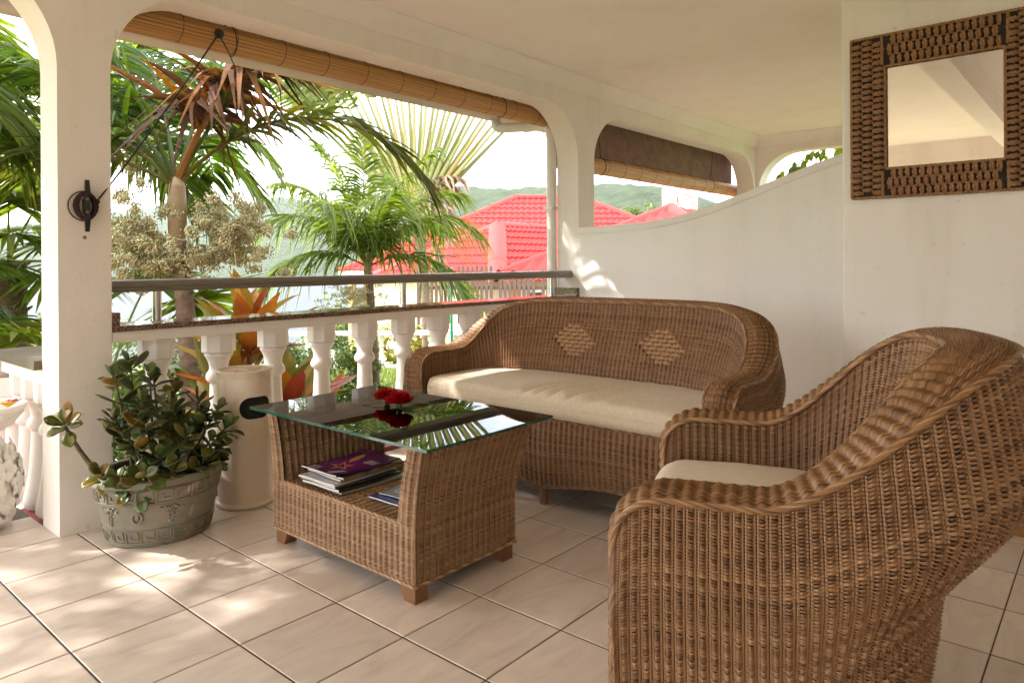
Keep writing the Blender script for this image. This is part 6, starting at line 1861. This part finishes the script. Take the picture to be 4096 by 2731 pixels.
# ---------------------------------------------------------------- neighbours' house
roof_m = simple('red_roof', (.36, .020, .018), .6, noise=.22, nscale=.9, spec=.2, bump=.2, bscale=8, bdist=.01)
cap_m = simple('red_ridge_cap', (.40, .034, .030), .55, noise=.05, nscale=2, spec=.2)
wall_o = simple('orange_wall', (.72, .44, .20), .8, noise=.08, nscale=2); wall_c = simple('cream_wall', (.75, .60, .42), .8, noise=.06, nscale=2)
wht_w = simple('white_trim', (.80, .77, .72), .6)
def roof_face(parent, poly, eave, period, amp, step=0.0, steph=.0, name='roof_sheet'):
    """ribbed metal sheeting on a convex roof face; ribs run up the slope, eave = indices of the eave edge"""
    poly = [A(*p) for p in poly]; e0, e1 = poly[eave[0]], poly[eave[1]]
    es = nrm(e1-e0); nn = nrm(np.cross(poly[1]-poly[0], poly[2]-poly[0]));
    if nn[2] < 0: nn = -nn
    et = np.cross(nn, es)
    if et[2] < 0: et = -et
    st_ = np.array([[np.dot(p-e0, es), np.dot(p-e0, et)] for p in poly])
    s0, s1 = st_[:, 0].min(), st_[:, 0].max()
    ns = int((s1-s0)/period*4)+1; ss = np.linspace(s0+1e-4, s1-1e-4, ns)
    lo, hi = np.full(ns, 1e9), np.full(ns, -1e9)
    for k in range(len(poly)):
        a_, c_ = st_[k], st_[(k+1) % len(poly)]
        if abs(a_[0]-c_[0]) < 1e-9: continue
        t = (ss-a_[0])/(c_[0]-a_[0]); ok = (t >= -1e-6) & (t <= 1+1e-6); tt = a_[1] + t*(c_[1]-a_[1])
        lo = np.where(ok, np.minimum(lo, tt), lo); hi = np.where(ok, np.maximum(hi, tt), hi)
    wave = amp*np.cos(2*PI*ss/period)
    b = MB()
    if step:
        nt_ = int((st_[:, 1].max())/step)+1
        for r in range(nt_):
            t0 = np.clip(r*step, lo, hi); t1 = np.clip((r+1)*step, lo, hi)
            wob = .35*period*0
            P0 = e0 + es*ss[:, None] + et*t0[:, None] + nn*(wave + steph)[:, None]; P1 = e0 + es*ss[:, None] + et*t1[:, None] + nn*wave[:, None]
            b.grid(np.stack([P0, P1], 1))
            Pb = e0 + es*ss[:, None] + et*t0[:, None] + nn*(wave - .002)[:, None]; b.grid(np.stack([Pb, P0], 1))
    else:
        P0 = e0 + es*ss[:, None] + et*lo[:, None] + nn*wave[:, None]; P1 = e0 + es*ss[:, None] + et*hi[:, None] + nn*wave[:, None]
        b.grid(np.stack([P0, P1], 1))
    return b.build(name, roof_m, parent)
def ridge_cap(parent, p, q_, w=.17, name='ridge_cap', th=.05):
    p = A(*p); q_ = A(*q_); d = nrm(q_-p); sd_ = nrm(np.cross(d, A(0, 0, 1))); up = np.cross(sd_, d)
    b = MB(); n = max(2, int(np.linalg.norm(q_-p)/1.2)+1)
    for k in range(n):
        a_ = p + (q_-p)*(k/n); c_ = p + (q_-p)*((k+1)/n + .01)
        o_ = up*.006*(k % 2)
        pr = [(-w, -.055), (-w*.55, .02), (0, th), (w*.55, .02), (w, -.055)]
        b.grid(np.array([[x + sd_*u_ + up*v_ + o_ for u_, v_ in pr] for x in (a_, c_)]))
    return b.build(name, cap_m, parent)
def on_plane(p, a_, b_, c_):
    a_, b_, c_ = A(*a_), A(*b_), A(*c_); n_ = np.cross(b_-a_, c_-a_)
    return (p[0], p[1], float(a_[2] - (n_[0]*(p[0]-a_[0]) + n_[1]*(p[1]-a_[1]))/n_[2]))
HA = thing('red_roofed_house', 'neighbouring house with a long red hipped metal roof', 'house', (17, 14, -1))
A_rl, A_rr, A_fl, A_fr, A_bl = (18.3, 15.53, 3.38), (19.65, 13.85, 3.38), (11.9, 16.7, .93), (19.7, 7.1, .80), (17.5, 21.5, .95)
A_rr = on_plane(A_rr, A_fl, A_fr, A_rl)
roof_face(HA, [A_fl, A_fr, A_rr, A_rl], (0, 1), .19, .018, .36, .022)
roof_face(HA, [A_bl, A_fl, A_rl], (0, 1), .19, .018, .36, .022)
A_fr2 = (27.0, 11.5, .9)
roof_face(HA, [A_fr, A_fr2, A_rr], (0, 1), .19, .018, .36, .022)
ridge_cap(HA, A_fl, A_rl, .15); ridge_cap(HA, A_rl, A_rr, .15); ridge_cap(HA, A_fr, A_rr, .15)
b = MB(); e = A(*A_fl); f_ = A(*A_fr); dv = nrm(f_-e); nv = A(*nrm(np.cross(A(0, 0, 1), dv)))
if np.dot(nv, A(1, 1, 0)) < 0: nv = -nv
def wallbox(parent, p, q_, depth, z0, z1, mat, name='wall'):
    p = A(*p); q_ = A(*q_); b = MB(); d = nrm(q_-p); nv = A(-d[1], d[0], 0)
    if np.dot(nv, A(*fwd)) < 0: nv = -nv
    v = [(*p[:2], z0), (*q_[:2], z0), (*(q_+nv*depth)[:2], z0), (*(p+nv*depth)[:2], z0), (*p[:2], z1), (*q_[:2], z1), (*(q_+nv*depth)[:2], z1), (*(p+nv*depth)[:2], z1)]
    b.add(v, [(0,3,2,1),(4,5,6,7),(0,1,5,4),(1,2,6,5),(2,3,7,6),(3,0,4,7)]); return b.build(name, mat, parent)
wallbox(HA, e+dv*.6+nv*.5, f_-dv*.6+nv*.5, 5.0, -3.0, .9, wall_o)
b = MB(); b.tube([tuple(e + dv*.35 + nv*.2 + A(0, 0, -3.5)), tuple(e + dv*.35 + nv*.2 + A(0, 0, -.05))], .11, 8); b.build('post', wall_o, HA)
b = MB(); b.add([tuple(e+A(0, 0, -.02)), tuple(f_+A(0, 0, -.02)), tuple(f_+A(0, 0, -.22)), tuple(e+A(0, 0, -.22))], [(0, 1, 2, 3)]); b.build('fascia', wht_w, HA)
HB = thing('red_roofed_house', 'nearer wing with a red tiled-pattern roof and wide hip cap behind the picket fence', 'house', (14, 11.5, -1))
B_1, B_2, B_f, B_l, B_r = (13.41, 12.01, 2.11), (17.87, 11.44, 2.11), (11.02, 9.88, .72), (11.75, 15.4, .74), (17.9, 9.0, .66)
B_2 = on_plane(B_2, B_f, B_r, B_1)
roof_face(HB, [B_l, B_f, B_1], (0, 1), .17, .017, .34, .02)
roof_face(HB, [B_f, B_r, B_2, B_1], (0, 1), .17, .020, .34, .028)
ridge_cap(HB, B_f, B_1, .22); ridge_cap(HB, B_l, B_1, .14); ridge_cap(HB, B_1, B_2, .14)
wl, wf, wr_ = A(*B_l), A(*B_f), A(*B_r); cin = (wl + wr_)/2
wl2, wf2, wr2 = wl + (cin-wl)*.06, wf + (cin-wf)*.12, wr_ + (cin-wr_)*.06
b = MB(); b.add([(*wl2[:2], -2.0), (*wf2[:2], -2.0), (*wf2[:2], .75), (*wl2[:2], .75)], [(0, 1, 2, 3)]); b.build('wall', wall_c, HB)
b = MB(); b.add([(*wf2[:2], -2.0), (*wr2[:2], -2.0), (*wr2[:2], .72), (*wf2[:2], .72)], [(0, 1, 2, 3)]); b.build('wall', wall_c, HB)
du = nrm(wr2-wf2); outn = nrm(np.cross(du, A(0, 0, 1)))
if np.dot(outn, A(*fwd)) > 0: outn = -outn
for k in range(9):          # orange panels with white trim, dark windows
    s_ = .35 + .62*k; c_ = wf2 + du*s_; c_[2] = 0
    if k % 3 == 1:
        b = MB(); b.obox(c_ + A(0, 0, .15) + outn*.02, du*.24, outn*.03, A(0, 0, .34)); o = b.build('window', wht_w, HB)
        b = MB(); b.obox(c_ + A(0, 0, .15) + outn*.055, du*.19, outn*.006, A(0, 0, .29)); b.build('pane', simple('dark_pane', (.05, .03, .02), .15), o)
    else:
        b = MB(); b.obox(c_ + A(0, 0, -.05) + outn*.015, du*.15, outn*.02, A(0, 0, .60)); b.build('panel', simple('orange_panel', (.70, .24, .03), .7), HB)
qd = nrm(wl2-wf2); qn = nrm(np.cross(qd, A(0, 0, 1)))
if np.dot(qn, A(*fwd)) > 0: qn = -qn
QC = Vw(-2.5, 17.0, 0)
for k in range(13):         # white quoins at the corner
    z_ = -1.7 + .19*k; w_ = .13 if k % 2 else .085
    b = MB(); b.obox((*(wf2 + qd*(3.0))[:2], z_), qd*w_, qn*.035, A(0, 0, .090)); b.build('quoin', wht_w, HB)
HC = thing('red_roofed_house', 'closest low red roof with a wide hip cap below the water tank', 'house', (11, 5, -1))
C_1, C_l, C_f, C_r = (11.77, 6.25, 2.14), (7.9, 7.05, .97), (9.6, 3.9, 1.12), (15.5, 3.2, 1.12)
roof_face(HC, [C_l, C_f, C_1], (0, 1), .22, .026, 0, 0)
roof_face(HC, [C_f, C_r, C_1], (0, 1), .22, .026, 0, 0)
ridge_cap(HC, C_l, C_1, .11); ridge_cap(HC, C_f, C_1, .16)
p_, q_, s_ = A(*C_l), A(*C_f), A(*C_r); mid = (p_+s_)/2
for px_, py_ in ((9.9, 4.3), (11.6, 4.6), (10.6, 6.1)):
    b = MB(); b.tube([(px_, py_, -1.2), (px_, py_, 1.25)], .06, 8); b.build('post', wht_w, HC)
HD = thing('red_roofed_house', 'small red roof ridge farther back beside the round tree', 'house', (24, 12, -1))
roof_face(HD, [(21.0, 13.6, 1.6), (26.5, 9.5, 1.6), (26.0, 12.2, 2.72), (23.2, 14.2, 2.72)], (0, 1), .2, .02, .36, .02); ridge_cap(HD, (23.2, 14.2, 2.74), (26.0, 12.2, 2.74), .14)
wallbox(HD, (21.5, 13.6, 0), (26.2, 10.1, 0), 2.0, -1.5, 1.6, wall_c)

# water tank on its steel frame
TKC = Vw(3.86, 16.2, 0)
tk = thing('water_tank', 'ribbed white water tank standing on a red steel frame above the roofs', 'tank', (TKC[0], TKC[1], 2.28))
pf = [(0, 2.28), (.385, 2.28)]
for k in range(15): pf += [(.395, 2.32+.07*k), (.405, 2.335+.07*k), (.395, 2.35+.07*k), (.388, 2.365+.07*k)]
pf += [(.36, 3.40), (.15, 3.50), (0, 3.52)]
b = MB(); b.lathe(pf, (TKC[0], TKC[1], 0), 36); b.build('tank_body', wht_w, tk, smooth=True, autosmooth=50)
redst = simple('red_steel', (.33, .055, .05), .5)
fr_ = thing('tank_frame', 'dark red steel frame carrying the white water tank', 'frame', (TKC[0], TKC[1], 1.2))
rx, fy = A(*right), A(*fwd)
for sx in (-1, 1):
    b = MB(); b.obox((TKC[0]+rx[0]*.40*sx, TKC[1]+rx[1]*.40*sx, 2.20), rx*.035, fy*.45, A(0, 0, .07)); b.build('beam', redst, fr_)
    b = MB(); b.obox((TKC[0]+fy[0]*.40*sx, TKC[1]+fy[1]*.40*sx, 2.19), rx*.46, fy*.03, A(0, 0, .06)); b.build('beam', redst, fr_)
    for sy in (-1, 1):
        b = MB(); c_ = TKC + rx*.38*sx + fy*.38*sy; b.obox((c_[0], c_[1], .6), rx*.035, fy*.035, A(0, 0, 1.55)); b.build('leg', redst, fr_)
b = MB(); c_ = TKC - fy*.47
b.obox((c_[0]+rx[0]*.22, c_[1]+rx[1]*.22, 2.07), rx*.20, fy*.02, A(0, 0, .09)); b.build('plate', redst, fr_)
pm_ = simple('pipe_red', (.40, .12, .10), .5)
for k, pp in enumerate([[(-.18, 2.62), (-.17, 2.36), (-.30, 2.33), (-.50, 2.28), (-.50, 2.02), (-.44, 1.85)], [(-.17, 2.60), (-.14, 2.40), (-.14, 2.34), (-.36, 2.30), (-.42, 2.22), (-.40, 1.9)], [(.02, 2.62), (.16, 2.52), (.18, 2.36), (.30, 2.34), (.36, 2.26), (.37, 2.0)]]):
    b = MB(); b.tube(np.array([TKC + rx*u_ - fy*.45 + A(0, 0, z_) for u_, z_ in pp]), .013, 6); b.build('feed_pipe', pm_, fr_)

# picket fence, green post, little garden balustrade
f0, f1 = A(9.95, 11.15, 0), A(11.6, 8.2, 0)
fen = thing('picket_fence', 'dark brown wooden picket fence in front of the red-roofed houses', 'fence', tuple(f0 + A(0, 0, -.95)))
pk_m = simple('picket_wood', (.115, .065, .055), .7, col2=(.19, .125, .105), nscale=9, bump=.3, bscale=40)
dv = nrm(f1-f0); nv = A(-dv[1], dv[0], 0); Lf = np.linalg.norm(f1-f0)
b = MB(); w_ = .033; h_ = 2.0
prof_ = [(-w_, 0), (w_, 0), (w_, h_-.05), (w_*.45, h_), (-w_*.45, h_), (-w_, h_-.05)]
for sgn in (1,):
    v = [tuple(dv*x + nv*yy + A(0, 0, z_)) for yy in (-.011, .011) for x, z_ in prof_]
    b.add(v, [tuple(range(6)), tuple(range(6, 12))[::-1]] + [(k, (k+1) % 6, (k+1) % 6+6, k+6) for k in range(6)])
ob = b.build('picket', pk_m); pkm = ob.data; bpy.data.objects.remove(ob)
npk = int(Lf/.098)
for k in range(npk):
    if k % 9 == 8: continue
    inst(pkm, 'picket', fen, Matrix.Translation(Vector(dv*(k*.098)) + Vector((0, 0, random.uniform(-.012, .012)))))
for z_ in (.45, 1.55):
    b = MB(); b.obox(f0 + dv*Lf/2 + nv*.03 + A(0, 0, -.95+z_), dv*Lf/2, nv*.018, A(0, 0, .04)); b.build('fence_rail', pk_m, fen)
b = MB(); b.tube([(8.775, 8.965, -.95), (8.775, 8.965, 1.0)], .026, 10); b.lathe([(.03, 1.0), (.03, 1.02), (0, 1.03)], (8.775, 8.965, 0), 10)
o = b.build('green_post', simple('green_paint', (.02, .22, .13), .4), smooth=True, autosmooth=40); tag(o, 'thin green metal post standing before the picket fence', 'post')
gb = thing('garden_balustrade', 'little white balustrade edging the far end of the lawn', 'balustrade', (8.16, 11.21, -.92))
q0, q1 = A(7.2, 12.3, 0), A(9.75, 9.4, 0); dv = nrm(q1-q0); nv = A(-dv[1], dv[0], 0); Lq = np.linalg.norm(q1-q0)
for z_, hh, ww in ((-.215, .035, .12), (-.86, .03, .10)):
    b = MB(); b.obox(q0 + dv*Lq/2 + A(0, 0, z_), dv*Lq/2, nv*ww, A(0, 0, hh)); b.build('rail', M['white_paint'], gb)
for k in range(8):
    c_ = q0 + dv*(.25 + .47*k)
    o = inst(sm, 'baluster', gb, Matrix.Translation(Vector(c_) - Vector((8.16, 11.21, -.92)) + Vector((0, 0, -.92 - .02))) @ Matrix.Scale(.86, 4))
    inst(cm, 'capital', o, Matrix.Identity(4)); inst(bm2, 'base_block', o, Matrix.Identity(4))
b = MB(); b.box((9.7, 9.2, -1.2), (10.0, 10.2, -.10)); o = b.build('garden_wall', wall_c); tag(o, 'short cream garden wall at the end of the little balustrade', 'wall')

# ================================================================== haze over the bay
hz_m = bpy.data.materials.new('haze_air'); hz_m.use_nodes = True
nt = hz_m.node_tree; nt.nodes.clear()
vo = nt.nodes.new('ShaderNodeVolumePrincipled'); vo.inputs['Color'].default_value = (.84, .91, .97, 1); vo.inputs['Density'].default_value = .00009; vo.inputs['Anisotropy'].default_value = .35
mo = nt.nodes.new('ShaderNodeOutputMaterial'); nt.links.new(vo.outputs[0], mo.inputs['Volume'])
b = MB(); b.box((-9500, -9500, -31), (9500, 9500, 420)); hz = b.build('haze', hz_m); struct(hz, 'stuff')
hz['label'] = 'pale sea haze over the bay'; hz['category'] = 'haze'
